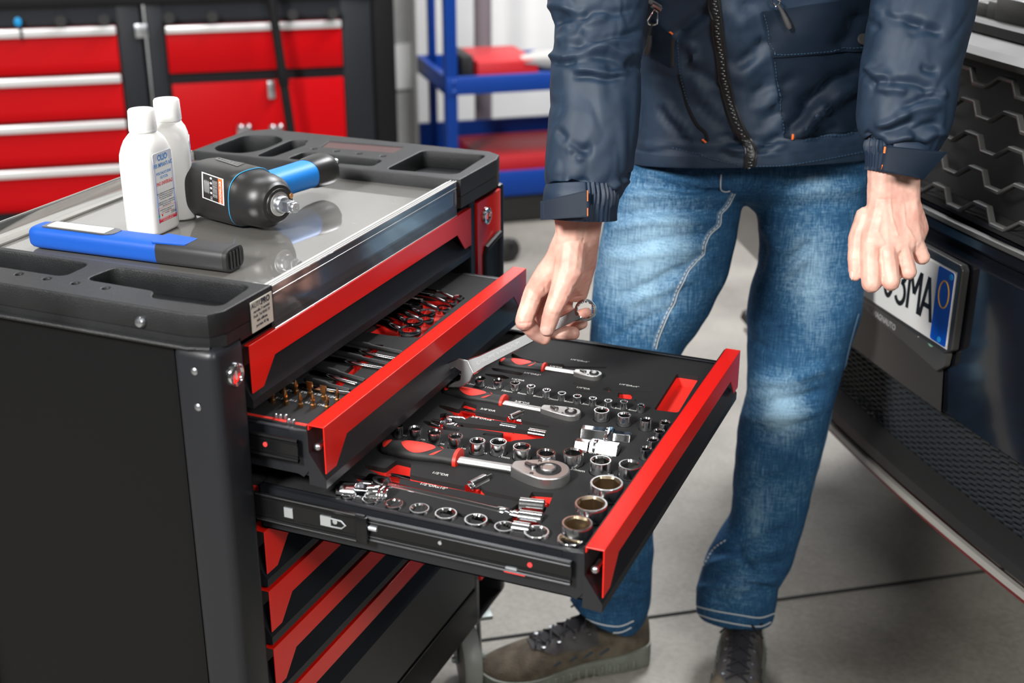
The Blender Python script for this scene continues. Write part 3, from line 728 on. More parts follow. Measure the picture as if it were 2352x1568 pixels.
def joint(label, p, q, r):
    t = thing('universal_joint', label, 'universal joint', (p.x, p.y, zb), group='universal joints in the foam')
    d = (q-p); L = d.length; m_ = p+d*.45
    b = MB(); b.lathe([(r*.9, 0), (r, .001), (r, L*.36), (r*.6, L*.42)], p, d, 18); b.box((-r*.3, -r*.9, -r*.9), (r*.8, -r*.45, r*.9), mtx(m_, d, Vector((-d.y, d.x, 0)))); b.box((-r*.3, r*.45, -r*.9), (r*.8, r*.9, r*.9), mtx(m_, d, Vector((-d.y, d.x, 0)))); obj('yoke', b, M['chrome'], t, bev=0.0005)
    b = MB(); b.lathe([(r*.6, L*.52), (r, L*.6), (r, L*.8), (r*.93, L*.82), (r, L*.84), (r, L*.9), (r*.93, L*.92), (r, L*.94), (r, L)], p, d, 18); obj('drive_end', b, M['chrome'], t)
    b = MB(); n = Vector((-d.y, d.x, 0)).normalized(); b.cyl(m_+Vector((0, 0, -r)), m_+Vector((0, 0, r*1.02)), r*.28, n=12); b.cyl(m_-n*r, m_+n*r, r*.28, n=12); obj('cross_pin', b, M['steel'], t)
joint('large swivel joint beside the sunk star sockets', A5(120, 790, ZF), A5(490, 830, ZF), 0.0125)
joint('medium swivel joint beside the 14mm socket', A5(800, 300, zb), A5(1000, 338, zb), 0.0075)
joint('small swivel joint beside the 11mm socket', A4(365, 376, zb), A4(535, 405, zb), 0.0042)
def plug(label, p, q, r):
    t = thing('spark_plug_socket', label, 'spark plug socket', (p.x, p.y, p.z), group='spark plug sockets lying on their side')
    d = q-p; L = d.length
    b = MB(); b.lathe([(r*.8, 0), (r, .0012), (r, L*.64), (r*.98, L*.645), (r*.80, L*.69), (r*.80, L-.001), (r*.7, L)], p, d, 6, cap=True)
    obj('hex_body', b, M['chrome'], t, bev=0.0012)
    b = MB(); b.lathe([(r*1.0, L*.50), (r*1.06, L*.505), (r*1.06, L*.56), (r*1.0, L*.565)], p, d, 24); obj('ring', b, M['chrome'], t)
plug('long spark plug socket above the bright clip by the 16mm mark', A5(1890, 370, ZF), A5(2255, 412, ZF), 0.0115)
plug('spark plug socket lying next to the 20mm socket', A5(2170, 505, ZF), A5(1850, 452, ZF), 0.0115)
b = MB(); b.box((-.0035, -.017, -.003), (.0035, .017, .0125), mtx(A5(2090, 425, ZF), (1, .15, 0), (-.15, 1, 0)), bev=0.002); tag(obj('retaining_clip', b, M['chrome']), 'bright metal clip across the two spark plug sockets', 'clip')
for i, (a, c_, r, l_) in enumerate((((1440, 885), (1625, 905), .0085, 'chrome deep socket under the head of the largest ratchet'), ((1435, 975), (1610, 1000), .0085, 'chrome deep socket in the middle of three by the long bar end'), ((1390, 1055), (1520, 1075), .0080, 'chrome deep socket lying nearest to the drawer slide'))):
    p, q = A5(*a, ZF), A5(*c_, ZF); b = MB(); L = (q-p).length; b.lathe([(r*.7, L), (r, L-.001), (r, .001), (r*.85, 0), (r*.65, 0), (r*.6, .008)], p, (q-p), 24); o = obj('deep_socket', b, M['chrome']); tag(o, l_, 'socket', 'deep sockets beside the long bar')

# ================================================================ upper open drawer: foam, spanners, keys, bits
ZU = 0.765
U2 = lambda x, y, z=ZU: at(560+x*.28912, 480+y*.28912, 2, z)
U3 = lambda x, y, z=ZU: at(560+x*.28912, 860+y*.28912, 2, z)
pk = []
PU = lambda *pts, r=0.003: pk.append(rpoly([xy(U2(*p)) for p in pts], r))
PU((1180, 690), (1240, 700), (1600, 700), (1700, 690), (1760, 705), (1640, 800), (1560, 870), (1480, 940), (1400, 1020), (1340, 1018), (1160, 1005), (960, 975), (1090, 900), (1190, 860), (1330, 790), (1430, 760))
PU((1035, 1075), (1115, 1078), (1060, 1130), (985, 1220), (900, 1290), (830, 1350), (780, 1408), (680, 1395), (760, 1330), (880, 1220), (960, 1130))
FU = [(-0.30, 0.0165), (0.0605, 0.0165), (0.0605, 0.546), (-0.30, 0.546)]
fm = foam_cut(FU, pk, 0.759, ZU); fmr = foam_cut(FU, pk, 0.750, 0.759)
fu = thing('foam_inlay', 'black foam inlay with spanners and bits in the upper open drawer', 'foam inlay', (-0.1, 0.28, 0.7145))
obj('foam_sheet', fm, M['foam'], fu, ang=30)
b = MB(); b.box((-0.30, 0.0165, 0.7145), (0.0605, 0.546, 0.7499)); obj('red_layer', join_meshes([b, fmr]), M['redfoam'], fu, ang=30)
ms = []
for s, x, y in (('5.5x7mm', 1450, 670), ('8x10mm', 1370, 710), ('9x11mm', 1285, 747)):
    ms.append(mark(s, 560+x*.28912, 480+y*.28912, 0.0058, ZU, rot=PI))
for s, x, y in (('SL7', 370, 1440-1315+1), ('SL5', 480, 140), ('SL4', 588, 157), ('PZ3', 700, 175), ('T15', 285, 187), ('T10', 395, 205), ('T8', 510, 222), ('PH2', 620, 240), ('T27', 395, 66)):
    ms.append(mark(s, 560+x*.28912, 860+y*.28912, 0.0062, ZU, rot=PI))
obj('printed_size_marks', join_meshes(ms), M['ink'], fu, smooth=False)
M['chromek'] = mat('chrome_black', (0.30, 0.30, 0.31), 0.12, 1.0)
def ring_spanner(label, ring, r, length, ang):
    t = thing('ring_spanner', label, 'spanner', tuple(ring), group='ring spanners in the upper drawer')
    d = Vector((-math.cos(ang), -math.sin(ang), 0))
    b = MB()
    b.lathe([(r*.62, -.003), (r, -.0035), (r*1.05, 0), (r, .0035), (r*.62, .003)], ring, (0, 0, 1), 28, cap=False)
    inn = [(r*.62, .003), (r*.60, 0), (r*.62, -.003)]
    b.lathe(inn, ring, (0, 0, 1), 12, cap=False)
    obj('ring_end', b, M['chrome'], t, ang=40)
    b = MB(); p0 = ring+d*r*.9
    b.tube([p0, p0+d*.02+Vector((0, 0, .006)), p0+d*.05+Vector((0, 0, .007)), p0+d*length], [r*.36, r*.30, r*.28, r*.28], n=10, flat=1.0)
    obj('shank', b, M['chromek'], t, ang=60)
    return t
zs = ZU+0.0005
RS = [(1700, 712, .0065, 'smallest ring spanner at the far end of the upper drawer'), (1645, 748, .0085, 'second smallest ring spanner in the upper drawer'), (1582, 800, .0105, 'ring spanner third from the far wall of the upper drawer'),
      (1450, 835, .0125, 'ring spanner fourth from the far wall of the upper drawer'), (1440, 885, .0115, 'ring spanner with a filled ring, fifth from the far wall'), (1345, 905, .0135, 'ring spanner next to the largest one in the upper drawer'), (1315, 975, .0155, 'largest ring spanner, nearest to the black foam bridge')]
for x, y, r, l_ in RS: ring_spanner(l_, U2(x, y, zs), r, 0.16, 0.0)
for i, (y0, x0, x1, dy) in enumerate(((1045, 780, 1260, 60), (1105, 750, 1230, 50), (1140, 720, 1190, 70), (1190, 640, 1160, 40), (1250, 560, 960, 90), (1300, 540, 900, 50), (1355, 500, 840, 40), (1410, 440, 880, -10))):
    p, q = U2(x0, y0, ZU+.001), U2(x1, y0+dy*.5+70, ZU+.001)
    b = MB(); L = (q-p).length; b.lathe([(.0035, 0), (.0045, .003), (.0045, L*.45), (.0032, L*.5), (.0032, L-.002), (.002, L)], p, q-p, 10)
    o = obj('tool_shaft', b, M['chromek'] if i % 2 else M['rub']); tag(o, 'slim dark key shaft in the upper drawer, %s from the ring spanners' % ORD[i], 'key shaft', 'slim dark shafts in the upper drawer')
def bit(label, u, v, kind):
    p = U3(u, v, ZU); t = thing('screwdriver_bit', label, 'bit', tuple(p), group='bronze bits standing in the upper drawer')
    b = MB(); b.lathe([(.0034, -.004), (.0034, .004), (.0022, .0052), (.0022, .0085)], p, (0, 0, 1), 6); obj('shank', b, M['copper'], t)
    b = MB()
    if kind == 0: b.lathe([(.0022, .008), (.0027, .010), (.0018, .014), (.0006, .017)], p, (0, 0, 1), 8)
    else: b.hull([p+Vector(c_) for c_ in ((-.003, -.002, .009), (.003, -.002, .009), (.003, .002, .009), (-.003, .002, .009), (-.0042, -.0005, .017), (.0042, -.0005, .017), (.0042, .0005, .017), (-.0042, .0005, .017))])
    obj('tip', b, M['copper'], t)
BL = ['bronze bit alone at the corner post end of the rows', 'bronze bit in the back row by the SL7 mark', 'bronze bit in front of the SL7 mark', 'tall bronze bit by the T27 mark', 'bronze bit in the front row by the T10 mark', 'dark bladed bit by the SL5 mark', 'bronze bit in the front row by the T8 mark', 'wide flat bladed bronze bit by the SL4 mark', 'bronze bit in the front row by the PH2 mark', 'bronze bit by the PZ3 mark close to the red handle']
for (x, y, k), l_ in zip(((232, 222, 0), (320, 150, 0), (335, 235, 0), (418, 150, 0), (452, 255, 0), (528, 165, 1), (552, 262, 0), (636, 195, 1), (665, 275, 0), (746, 218, 0)), BL): bit(l_, x, y, k)
for i, (x, y) in enumerate(((255, 345), (290, 350), (335, 350), (357, 385), (396, 390))):
    p = U3(x, y, ZU); b = MB(); b.lathe([(.0025, -.003), (.0025, .003), (.0018, .005), (.0005, .0056)], p, (0, 0, 1), 10); o = obj('hex_bit', b, M['steel']); tag(o, 'short bright bit near the drawer slide, %s from the post' % ORD[i], 'bit', 'short bright bits by the slide')
b = MB(); b.box((-0.05, 0.019, 0.7642), (0.055, 0.0235, 0.7656)); obj('red_edge', b, M['redfoam'], fu)
# ================================================================ tools to lay flat artwork onto a curved surface
def bvh_of(o):
    m = wm(o); me = o.data
    return BVHTree.FromPolygons([m @ v.co for v in me.vertices], [tuple(p.vertices) for p in me.polygons])
def bil(q, s, t):
    (a, b, c_, d) = q           # tl, tr, br, bl
    x = (a[0]*(1-s)+b[0]*s)*(1-t) + (d[0]*(1-s)+c_[0]*s)*t
    y = (a[1]*(1-s)+b[1]*s)*(1-t) + (d[1]*(1-s)+c_[1]*s)*t
    return x, y
def hit(bv, u, v, off=0.0):
    d = ray(u, v).normalized(); r = bv.ray_cast(CAM, d)
    if r[0] is None: return None
    n = r[1]
    if n.dot(d) > 0: n = -n
    return r[0]+n*off
def stick_mesh(me_or_bm, quad, bv, off, thick=0.0003):
    """map a mesh lying in the unit square (x right, y up 0..1) onto the surface seen inside the quad"""
    bm = me_or_bm
    if isinstance(bm, bpy.types.Mesh):
        t = bmesh.new(); t.from_mesh(bm); bm = t
    for v in bm.verts:
        u_, w_ = bil(quad, v.co.x, 1-v.co.y); z = v.co.z
        h = hit(bv, u_, w_, off+z)
        if h is None:
            n = bv.find_nearest(dp(u_, w_, 1.7)); h = n[0]+n[1]*(off+z) if n[0] is not None else dp(u_, w_, 1.7)
        v.co = h
    return bm
def grid_bm(nx, ny, x0=0, y0=0, x1=1, y1=1, z=0):
    b = bmesh.new(); R = [[b.verts.new((x0+(x1-x0)*i/nx, y0+(y1-y0)*j/ny, z)) for i in range(nx+1)] for j in range(ny+1)]
    for j in range(ny):
        for i in range(nx): b.faces.new((R[j][i], R[j][i+1], R[j+1][i+1], R[j+1][i]))
    return b
def utext(s, x, y, size, kx=1.0, aspect=1.0, align='CENTER', bold=0.0, rot=0.0):
    """text in the unit square; aspect = height/width of the real quad"""
    cu = bpy.data.curves.new('lettering', 'FONT'); cu.body = s; cu.size = 1.0; cu.align_x = align; cu.align_y = 'CENTER'; cu.resolution_u = 2; cu.offset = bold
    me = conv(bpy.data.objects.new('lettering', cu))
    me.transform(Matrix.Translation((x, y, 0)) @ Matrix.Diagonal((size*kx, size/aspect, 1, 1)) @ Matrix.Rotation(rot, 4, 'Z'))
    return me
def usub(bm, cuts=1):
    bmesh.ops.triangulate(bm, faces=bm.faces); return bm
# ================================================================ bottles
def label_mat():
    m, nt, b = principled('bottle_label'); N, L = nt.nodes, nt.links
    tc = N.new('ShaderNodeTexCoord'); sx = N.new('ShaderNodeSeparateXYZ'); r = N.new('ShaderNodeValToRGB')
    mr = N.new('ShaderNodeMapRange'); mr.inputs[1].default_value = 0.018; mr.inputs[2].default_value = 0.113
    e = r.color_ramp.elements
    e[0].position = 0.0; e[0].color = (0.16, 0.36, 0.78, 1); e[1].position = 1.0; e[1].color = (0.66, 0.68, 0.72, 1)
    x = e.new(0.14); x.color = (0.30, 0.46, 0.85, 1); x = e.new(0.5); x.color = (0.52, 0.54, 0.76, 1)
    L.new(tc.outputs['Object'], sx.inputs[0]); L.new(sx.outputs['Z'], mr.inputs[0]); L.new(mr.outputs[0], r.inputs['Fac']); L.new(r.outputs['Color'], b.inputs['Base Color'])
    b.inputs['Roughness'].default_value = 0.35
    return m
M['label'] = label_mat()
M['pblue'] = mat('blue_print', (0.06, 0.26, 0.62), 0.5); M['pred'] = mat('red_print', (0.70, 0.03, 0.05), 0.5); M['pgrn'] = mat('green_print', (0.02, 0.4, 0.12), 0.5); M['pwht'] = mat('pale_print', (0.85, 0.85, 0.85), 0.5)
HB = 0.156
def bottle(loc, rz, label):
    t = thing('oil_bottle', label, 'bottle', loc, (0, 0, rz), 'white oil bottles on the trolley top'); t.scale = (1, 1, 0.925)
    hx, hy = 0.0245, 0.0280
    b = MB()
    prof = [(.86, 0, 4), (.97, .0015, 5), (1.0, .005, 7), (1.0, .095, 7), (.995, .108, 5.5), (.95, .118, 3.8), (.85, .127, 3.2), (.72, .133, 2.6), (.62, .1365, 2), (.60, .1385, 2), (.60, .142, 2)]
    rings = []
    n = 56
    for k, h, pw in prof:
        ring = []
        rx = hx*k; ry = hy*k
        if k < .66: rx = ry = .0165 if h < .138 else .0150
        for i in range(n):
            a = 2*PI*i/n+PI/n; c_, s_ = math.cos(a), math.sin(a); f = (abs(c_)**pw+abs(s_)**pw)**(-1/pw)
            ring.append(b.bm.verts.new((rx*c_*f, ry*s_*f, h)))
        rings.append(ring)
    for a_, b_ in zip(rings, rings[1:]):
        for i in range(n): b.bm.faces.new((a_[i], a_[(i+1) % n], b_[(i+1) % n], b_[i]))
    b.bm.faces.new(rings[0][::-1]); b.bm.faces.new(rings[-1])
    obj('bottle_body', b, M['white'], t, world=False, ang=50)
    b = MB(); b.lathe([(.0170, .138), (.0174, .1395), (.0172, .1425), (.0168, .1445)], n=36); obj('neck_ring', b, M['white'], t, world=False)
    b = MB(); b.lathe([(.0172, .1415), (.0174, .1425), (.0164, .1655), (.0150, .1675), (.0138, .1675), (.0130, .1665)], n=40); obj('screw_cap', b, M['white'], t, world=False, ang=45)
    # label on the +x face: local frame y across, z up
    LX = hx-0.0002
    LM = lambda y, z: mtx((LX+0.0003, y, z), (0, 1, 0), (0, 0, 1), (1, 0, 0))
    w_, z0, z1 = 0.0192, 0.016, 0.112
    b = MB(); b.prism(rrect(-w_, z0, w_, z1, .003), LX-.0006, LX+.0001, Matrix(((0,0,1,0),(1,0,0,0),(0,1,0,0),(0,0,0,1))))
    lb = obj('paper_label', b, M['label'], t, world=False)
    T = []
    def tx(s, y, z, sz, col, k=1.0, bold=0.0): T.append((col, text_mesh(s, sz, LM(y, z), 0.00004, squeeze=k, bold=bold)))
    tx('OLIO', 0, .1045, .0115, 'pblue', .72, .0003); tx('PER IMPIANTI A/C', 0, .0945, .0078, 'pblue', .62, .00012)
    tx('POLYALKYLENE', 0, .0835, .0050, 'pblue', .85, .0001); tx('GLYCOL', 0, .0778, .0050, 'pblue', .85, .0001)
    tx('PAG UNIVERSALE', 0, .0695, .0068, 'pred', .62, .00012); tx('COD. 01.000.123', 0, .0625, .0055, 'pwht', .7)
    for i, s in enumerate(('OLIO LUBRIFICANTE PER COMPRESSORI', 'ATTENZIONE: tenere il contenitore', 'chiuso; olio fortemente igroscopico', 'non disperdere nell ambiente')): tx(s, 0, .0565-i*.0026, .0024, 'inkb', .85)
    for i, s in enumerate(('LUBRICANT FOR AC COMPRESSORS', 'WARNING: keep the container closed', 'highly hygroscopic oil')): tx(s, 0, .0440-i*.0026, .0024, 'inkb', .85)
    for i, s in enumerate(('AVVERTENZE: proteggere gli occhi', 'in caso di contatto lavare', 'con acqua')): tx(s, -.001, .0335-i*.0026, .0023, 'inkb', .85)
    tx('250ml', .0125, .0262, .0055, 'inkb', .8)
    tx('USO PROFESSIONALE - MADE IN ITALY', 0, .0212, .0022, 'pwht', .85); tx('PROFESSIONAL USE ONLY', 0, .0187, .0022, 'pwht', .85)
    for col in ('pblue', 'pred', 'pwht', 'inkb'):
        obj('lettering', join_meshes([m_ for c_, m_ in T if c_ == col]), M[col], lb, world=False, smooth=False)
    b = MB(); fl = LX+.0002
    def rect(b, y0, z0_, y1, z1_, th=.0001): b.box((fl-.0002, y0, z0_), (fl+th, y1, z1_))
    b = MB(); rect(b, -.0185, .0172, .0185, .0224, .00006); rect(b, -.0128, .0252, -.0098, .0278)
    for y0, z0_, y1, z1_ in ((-.018, .0365, .018, .0368), (-.018, .0284, .018, .0287), (-.018, .0284, -.0177, .0368), (.0177, .0284, .018, .0368)): rect(b, y0, z0_, y1, z1_)
    obj('red_panel', b, M['pred'], lb, world=False)
    b = MB(); rect(b, -.0188, .0252, -.0158, .0278); obj('flag_green', b, M['pgrn'], lb, world=False)
    b = MB(); rect(b, -.0158, .0252, -.0128, .0278); obj('flag_white', b, M['pwht'], lb, world=False)
    return t
bottle((-0.2835, 0.2175, 0.8931), 0.02, 'white oil bottle in front of the other one, its whole label showing')
bottle((-0.2930, 0.2810, 0.8931), 0.62, 'white oil bottle behind, beside the black impact wrench')
# ================================================================ impact wrench
M['gunblk'] = mat('gun_housing', (0.016, 0.0155, 0.015), 0.36, bump=0.08, bscale=2200, spec=0.5)
M['gunblue'] = mat('gun_blue_rubber', (0.01, 0.21, 0.66), 0.5, bump=0.1, bscale=500)
gz = 0.931
Nn, Rr, Hh = at(642, 468, 2, gz), at(462, 424, 2, gz), at(742, 388, 2, gz-0.004)
ga = (Nn-Rr).normalized(); gl = (Nn-Rr).length; gup = Vector((0, 0, 1)); gs = ga.cross(gup).normalized()
gun = thing('impact_wrench', 'black pneumatic impact wrench with blue grip lying on the trolley top', 'impact wrench', (Nn.x, Nn.y, 0.8935))
b = MB()
P_ = [(-.004, .024, 3.2), (-.001, .031, 3.2), (0.006, .0345, 3.2), (.10*gl, .0365, 3.2), (.58*gl, .0368, 3.0), (.65*gl, .0366, 2.8), (.70*gl, .0352, 2.2), (.76*gl, .0352, 2), (.82*gl, .0350, 2), (.90*gl, .0325, 2), (.955*gl, .027, 2), (.975*gl, .0235, 2), (.985*gl, .0235, 2), (.99*gl, .0195, 2), (1.0*gl, .0190, 2)]
rings = []; n = 64
for h, r, pw in P_:
    ring = []
    for i in range(n):
        a = 2*PI*i/n; c_, s_ = math.cos(a), math.sin(a); f = (abs(c_)**pw+abs(s_)**pw)**(-1/pw)
        ring.append(b.bm.verts.new(Rr+ga*h+gs*(r*c_*f*1.05)+gup*(r*s_*f)))
    rings.append(ring)
for a_, b_ in zip(rings, rings[1:]):
    for i in range(n): b.bm.faces.new((a_[i], a_[(i+1) % n], b_[(i+1) % n], b_[i]))
b.bm.faces.new(rings[0]); b.bm.faces.new(rings[-1])
gb = obj('housing', b, M['gunblk'], gun, ang=50)
# grip
hb0 = Rr+ga*(.47*gl)+Vector((0, 0, -0.003)); hd = (Hh-hb0); hl = hd.length; hd.normalize(); hs = hd.cross(gup).normalized()
def oval(prof, m_, name, par, pw=2.4, ry=.82):
    b = MB(); rings = []; n = 40
    for h, r in prof:
        ring = []
        for i in range(n):
            a = 2*PI*i/n; c_, s_ = math.cos(a), math.sin(a); f = (abs(c_)**pw+abs(s_)**pw)**(-1/pw)
            ring.append(b.bm.verts.new(hb0+hd*h+hs*(r*c_*f)+gup*(r*ry*s_*f)))
        rings.append(ring)
    for a_, b_ in zip(rings, rings[1:]):
        for i in range(n): b.bm.faces.new((a_[i], a_[(i+1) % n], b_[(i+1) % n], b_[i]))
    b.bm.faces.new(rings[0]); b.bm.faces.new(rings[-1])
    return obj(name, b, m_, par, ang=50)
oval([(.02, .026), (.040, .0262), (.048, .0245), (.050, .0235)], M['gunblk'], 'grip_root', gun)
oval([(.030, .0215), (.055, .0218), (.075, .0225), (.10, .0225), (hl-.030, .023), (hl-.022, .0235)], M['gunblue'], 'rubber_grip', gun)
gc = oval([(hl-.034, .0235), (hl-.026, .0255), (hl-.006, .0268), (hl+.004, .0262), (hl+.008, .022)], M['gunblk'], 'grip_cap', gun)
b = MB(); e0 = hb0+hd*(hl+.006)+gup*.004+hs*.002; b.lathe([(.0085, 0), (.0085, .006), (.0055, .007), (.0055, .014), (.0068, .0155), (.0068, .019), (.0045, .0205)], e0, hd, 20); obj('air_inlet', b, M['steel'], gc)
# anvil and nose ring
b = MB(); b.lathe([(.0155, .99*gl), (.0155, 1.004*gl), (.0145, 1.008*gl), (.0115, 1.008*gl)], Rr, ga, 40); obj('nose_ring', b, M['satin'], gun)
b = MB(); b.lathe([(.0112, 1.0*gl), (.0112, 1.045*gl), (.0098, 1.06*gl)], Rr, ga, 28); b.lathe([(.0090, 1.05*gl), (.0090, 1.14*gl), (.0066, 1.15*gl)], Rr, ga, 4, up=gs+gup); b.lathe([(.0056, 1.12*gl), (.0056, 1.155*gl), (.0068, 1.16*gl), (.0068, 1.19*gl), (.0060, 1.2*gl), (.0016, 1.2*gl), (.0012, 1.19*gl)], Rr, ga, 24)
obj('square_anvil', b, M['steel'], gun, bev=0.0004)
b = MB(); p_ = Rr+ga*(.985*gl)-gs*.0205+gup*.006; b.lathe([(.0035, -.006), (.0035, .0025), (.0030, .003), (.0008, .0032)], p_, ga, 14); obj('nose_screw', b, M['copper'], gun)
# blue pin stripes around the housing, label, embossed plate
def ring_at(h, k=1.0, slant=0.0):
    pts = []
    for (h0, r0, p0), (h1, r1, p1) in zip(P_, P_[1:]):
        if h0 <= h <= h1: r = r0+(r1-r0)*(h-h0)/(h1-h0); pw = p0+(p1-p0)*(h-h0)/(h1-h0)
    for i in range(60):
        a = 2*PI*i/60; c_, s_ = math.cos(a), math.sin(a); f = (abs(c_)**pw+abs(s_)**pw)**(-1/pw)
        pts.append(Rr+ga*(h+slant*s_)+gs*(r*c_*f*1.05)+gup*(r*s_*f))
    return pts
for hh_ in (.015*gl, .655*gl):
    b = MB(); b.tube(ring_at(hh_, slant=0.002), .0006, n=6, closed=True); obj('blue_pinstripe', b, mat('cyan_line', (0.03, 0.38, 0.75), 0.4), gun)
bv = bvh_of(gb)
LQ = [(463.5, 394.5), (513.5, 411.5), (515.8, 472.5), (465.5, 453.5)]
pl = obj('warning_label', stick_mesh(grid_bm(14, 14), LQ, bv, .0004), M['pwht'], gun)
obj('label_field', stick_mesh(grid_bm(14, 14, .06, .04, .94, .96), LQ, bv, .0007), mat('label_black', (0.02, 0.018, 0.018), 0.3), pl)
obj('orange_band', stick_mesh(grid_bm(4, 14, .76, .04, .94, .96), LQ, bv, .0009), mat('orange_print', (0.85, 0.13, 0.03), 0.4), pl)
ms = [utext('DETENZIONE', .85, .42, .16, rot=-PI/2, kx=.75, aspect=1.2, bold=.01)]
for i in range(9): ms.append(utext('uso obbligatorio protezioni' if i % 2 else 'leggere le istruzioni uso', .13+i*.028, .5, .052, rot=-PI/2, kx=.6, aspect=1.2))
for i in range(7): ms.append(utext('prima di usare indossare i guanti', .52+i*.032, .5, .052, rot=-PI/2, kx=.6, aspect=1.1))
ms.append(utext('CE', .44, .13, .12, rot=-PI/2, kx=.9, aspect=1.2))
ms.append(utext('\u25B2', .85, .83, .12, rot=0, kx=.9, aspect=1.2))
for k in range(4):
    bb = bmesh.new(); bmesh.ops.create_circle(bb, cap_ends=True, radius=.048, segments=14); mm = bpy.data.meshes.new('d'); bb.to_mesh(mm); mm.transform(Matrix.Translation((.44, .86-k*.18, 0)) @ Matrix.Diagonal((1, .85, 1, 1))); ms.append(mm)
obj('lettering', stick_mesh(join_meshes(ms), LQ, bv, .0012), M['pwht'], pl, smooth=False)
PQ = [(497, 360), (505, 358.5), (564, 375), (548, 380.5)]
PQ = [(494, 366), (502, 359), (563, 376), (545, 384)]
PQ = [(502, 359.5), (563, 375.5), (545, 382.5), (494, 366)]
pp = obj('embossed_plate', stick_mesh(grid_bm(10, 4), PQ, bv, .0005), mat('gloss_black', (0.006, 0.006, 0.006), 0.15), gun)
obj('lettering', stick_mesh(join_meshes([utext('IMPACT 1/2"', .5, .5, .17, kx=1.0, aspect=.35)]), PQ, bv, .0009), mat('grey_print', (0.12, 0.12, 0.12), 0.4), pp, smooth=False)
# ================================================================ hand lamp
M['lampblue'] = mat('blue_soft_plastic', (0.003, 0.085, 0.46), 0.5, bump=0.15, bscale=1500)
M['lampblk'] = mat('lamp_end_plastic', (0.026, 0.026, 0.028), 0.5, bump=0.15, bscale=1500)
la, lb_ = Vector((-0.374, 0.1095, 0.8934)), Vector((-0.096, 0.1215, 0.8934)); ld = (lb_-la).normalized(); ll = (lb_-la).length; ln = Vector((-ld.y, ld.x, 0))
lamp = thing('inspection_lamp', 'blue and black hand lamp lying along the moulded tray edge', 'hand lamp', tuple(la), None)
def bar_oval(b, prof, hw, hh, pw):
    rings = []; n = 40
    for h, k in prof:
        ring = []
        for i in range(n):
            a = 2*PI*i/n; c_, s_ = math.cos(a), math.sin(a); f = (abs(c_)**pw+abs(s_)**pw)**(-1/pw)
            ring.append(b.bm.verts.new(la+ld*h+ln*(hw*k*c_*f)+Vector((0, 0, .0142+hh*k*s_*f))))
        rings.append(ring)
    for a_, b_ in zip(rings, rings[1:]):
        for i in range(n): b.bm.faces.new((a_[i], a_[(i+1) % n], b_[(i+1) % n], b_[i]))
    b.bm.faces.new(rings[0]); b.bm.faces.new(rings[-1]); return b
lbody = obj('lamp_body', bar_oval(MB(), [(0, .70), (.002, .85), (.006, .95), (.014, 1), (ll*.66, 1)], .0195, .0140, 3.6), M['lampblue'], lamp, ang=50)
obj('end_grip', bar_oval(MB(), [(ll*.655, .97), (ll*.66, 1.0), (ll-.002, 1.0), (ll-.001, .985)], .0195, .0140, 3.6), M['lampblk'], lamp, ang=50)
b = bar_oval(MB(), [(ll-.004, 1.0), (ll-.001, 1.01), (ll+.0012, .96), (ll+.0016, .80), (ll+.001, .74)], .0198, .0141, 3.6)
for k in (-.010, -.0035, .0035, .010): b.box((ll+.0005, k-.0018, .004), (ll+.0026, k+.0018, .0245), mtx(la, ld, ln))
obj('end_cap', b, M['rub'], lamp, ang=50)
b = MB(); b.prism(rpoly([(ll*.64, -.0175), (ll*.80, -.0130), (ll*.80, .0130), (ll*.64, .0175)], .003), .0265, .0288, mtx(la, ld, ln)); obj('blue_tongue', b, M['lampblue'], lamp, bev=.0005)
b = MB(); b.prism(rpoly([(.018, -.0125), (ll*.385, -.0135), (ll*.43, -.009), (ll*.43, .010), (ll*.385, .0135), (.018, .0125)], .004), .0272, .0292, mtx(la, ld, ln)); le = obj('lens', b, M['acrylic'], lamp, bev=.0006)
b = MB(); b.prism(rpoly([(.024, -.0095), (ll*.39, -.0105), (ll*.39, .0105), (.024, .0095)], .003), .0286, .0296, mtx(la, ld, ln)); obj('diffuser_strip', b, mat('cream_diffuser', (0.72, 0.71, 0.60), 0.5), le)
# ================================================================ background: cabinets, rack, wall
def vplane(P0, ang):
    wd = (Matrix.Rotation(math.radians(ang), 3, 'Z') @ Vector((Rt.x, Rt.y, 0)).normalized()); wn = Vector((wd.y, -wd.x, 0))
    P0 = Vector((P0[0], P0[1], 0)); Mx = mtx(P0, wd, (0, 0, 1), None)     # local x along, y up, z towards the viewer
    def f(u, v, off=0.0):
        d = ray(u, v); t = ((P0+wn*off)-CAM).dot(wn)/d.dot(wn); p = CAM+d*t
        return (p-P0).dot(wd), p.z
    M4 = Matrix(((wd.x, 0, wn.x, P0.x), (wd.y, 0, wn.y, P0.y), (0, 1, 0, 0), (0, 0, 0, 1)))
    return f, M4
cf, CM = vplane(dp(300, 200, 4.3), 14)
def bx(b, x0, x1, y0, y1, z0, z1, m4, bev=0):
    return b.box((x0, y0, z0), (x1, y1, z1), m4, bev)
M['alu'] = mat('alu_handle', (0.80, 0.80, 0.80), 0.35, 0.6)
M['bench'] = mat('bench_black', (0.006, 0.006, 0.0065), 0.55, spec=.2)
M['frameg'] = mat('cabinet_frame', (0.012, 0.0135, 0.017), 0.5, spec=.25)
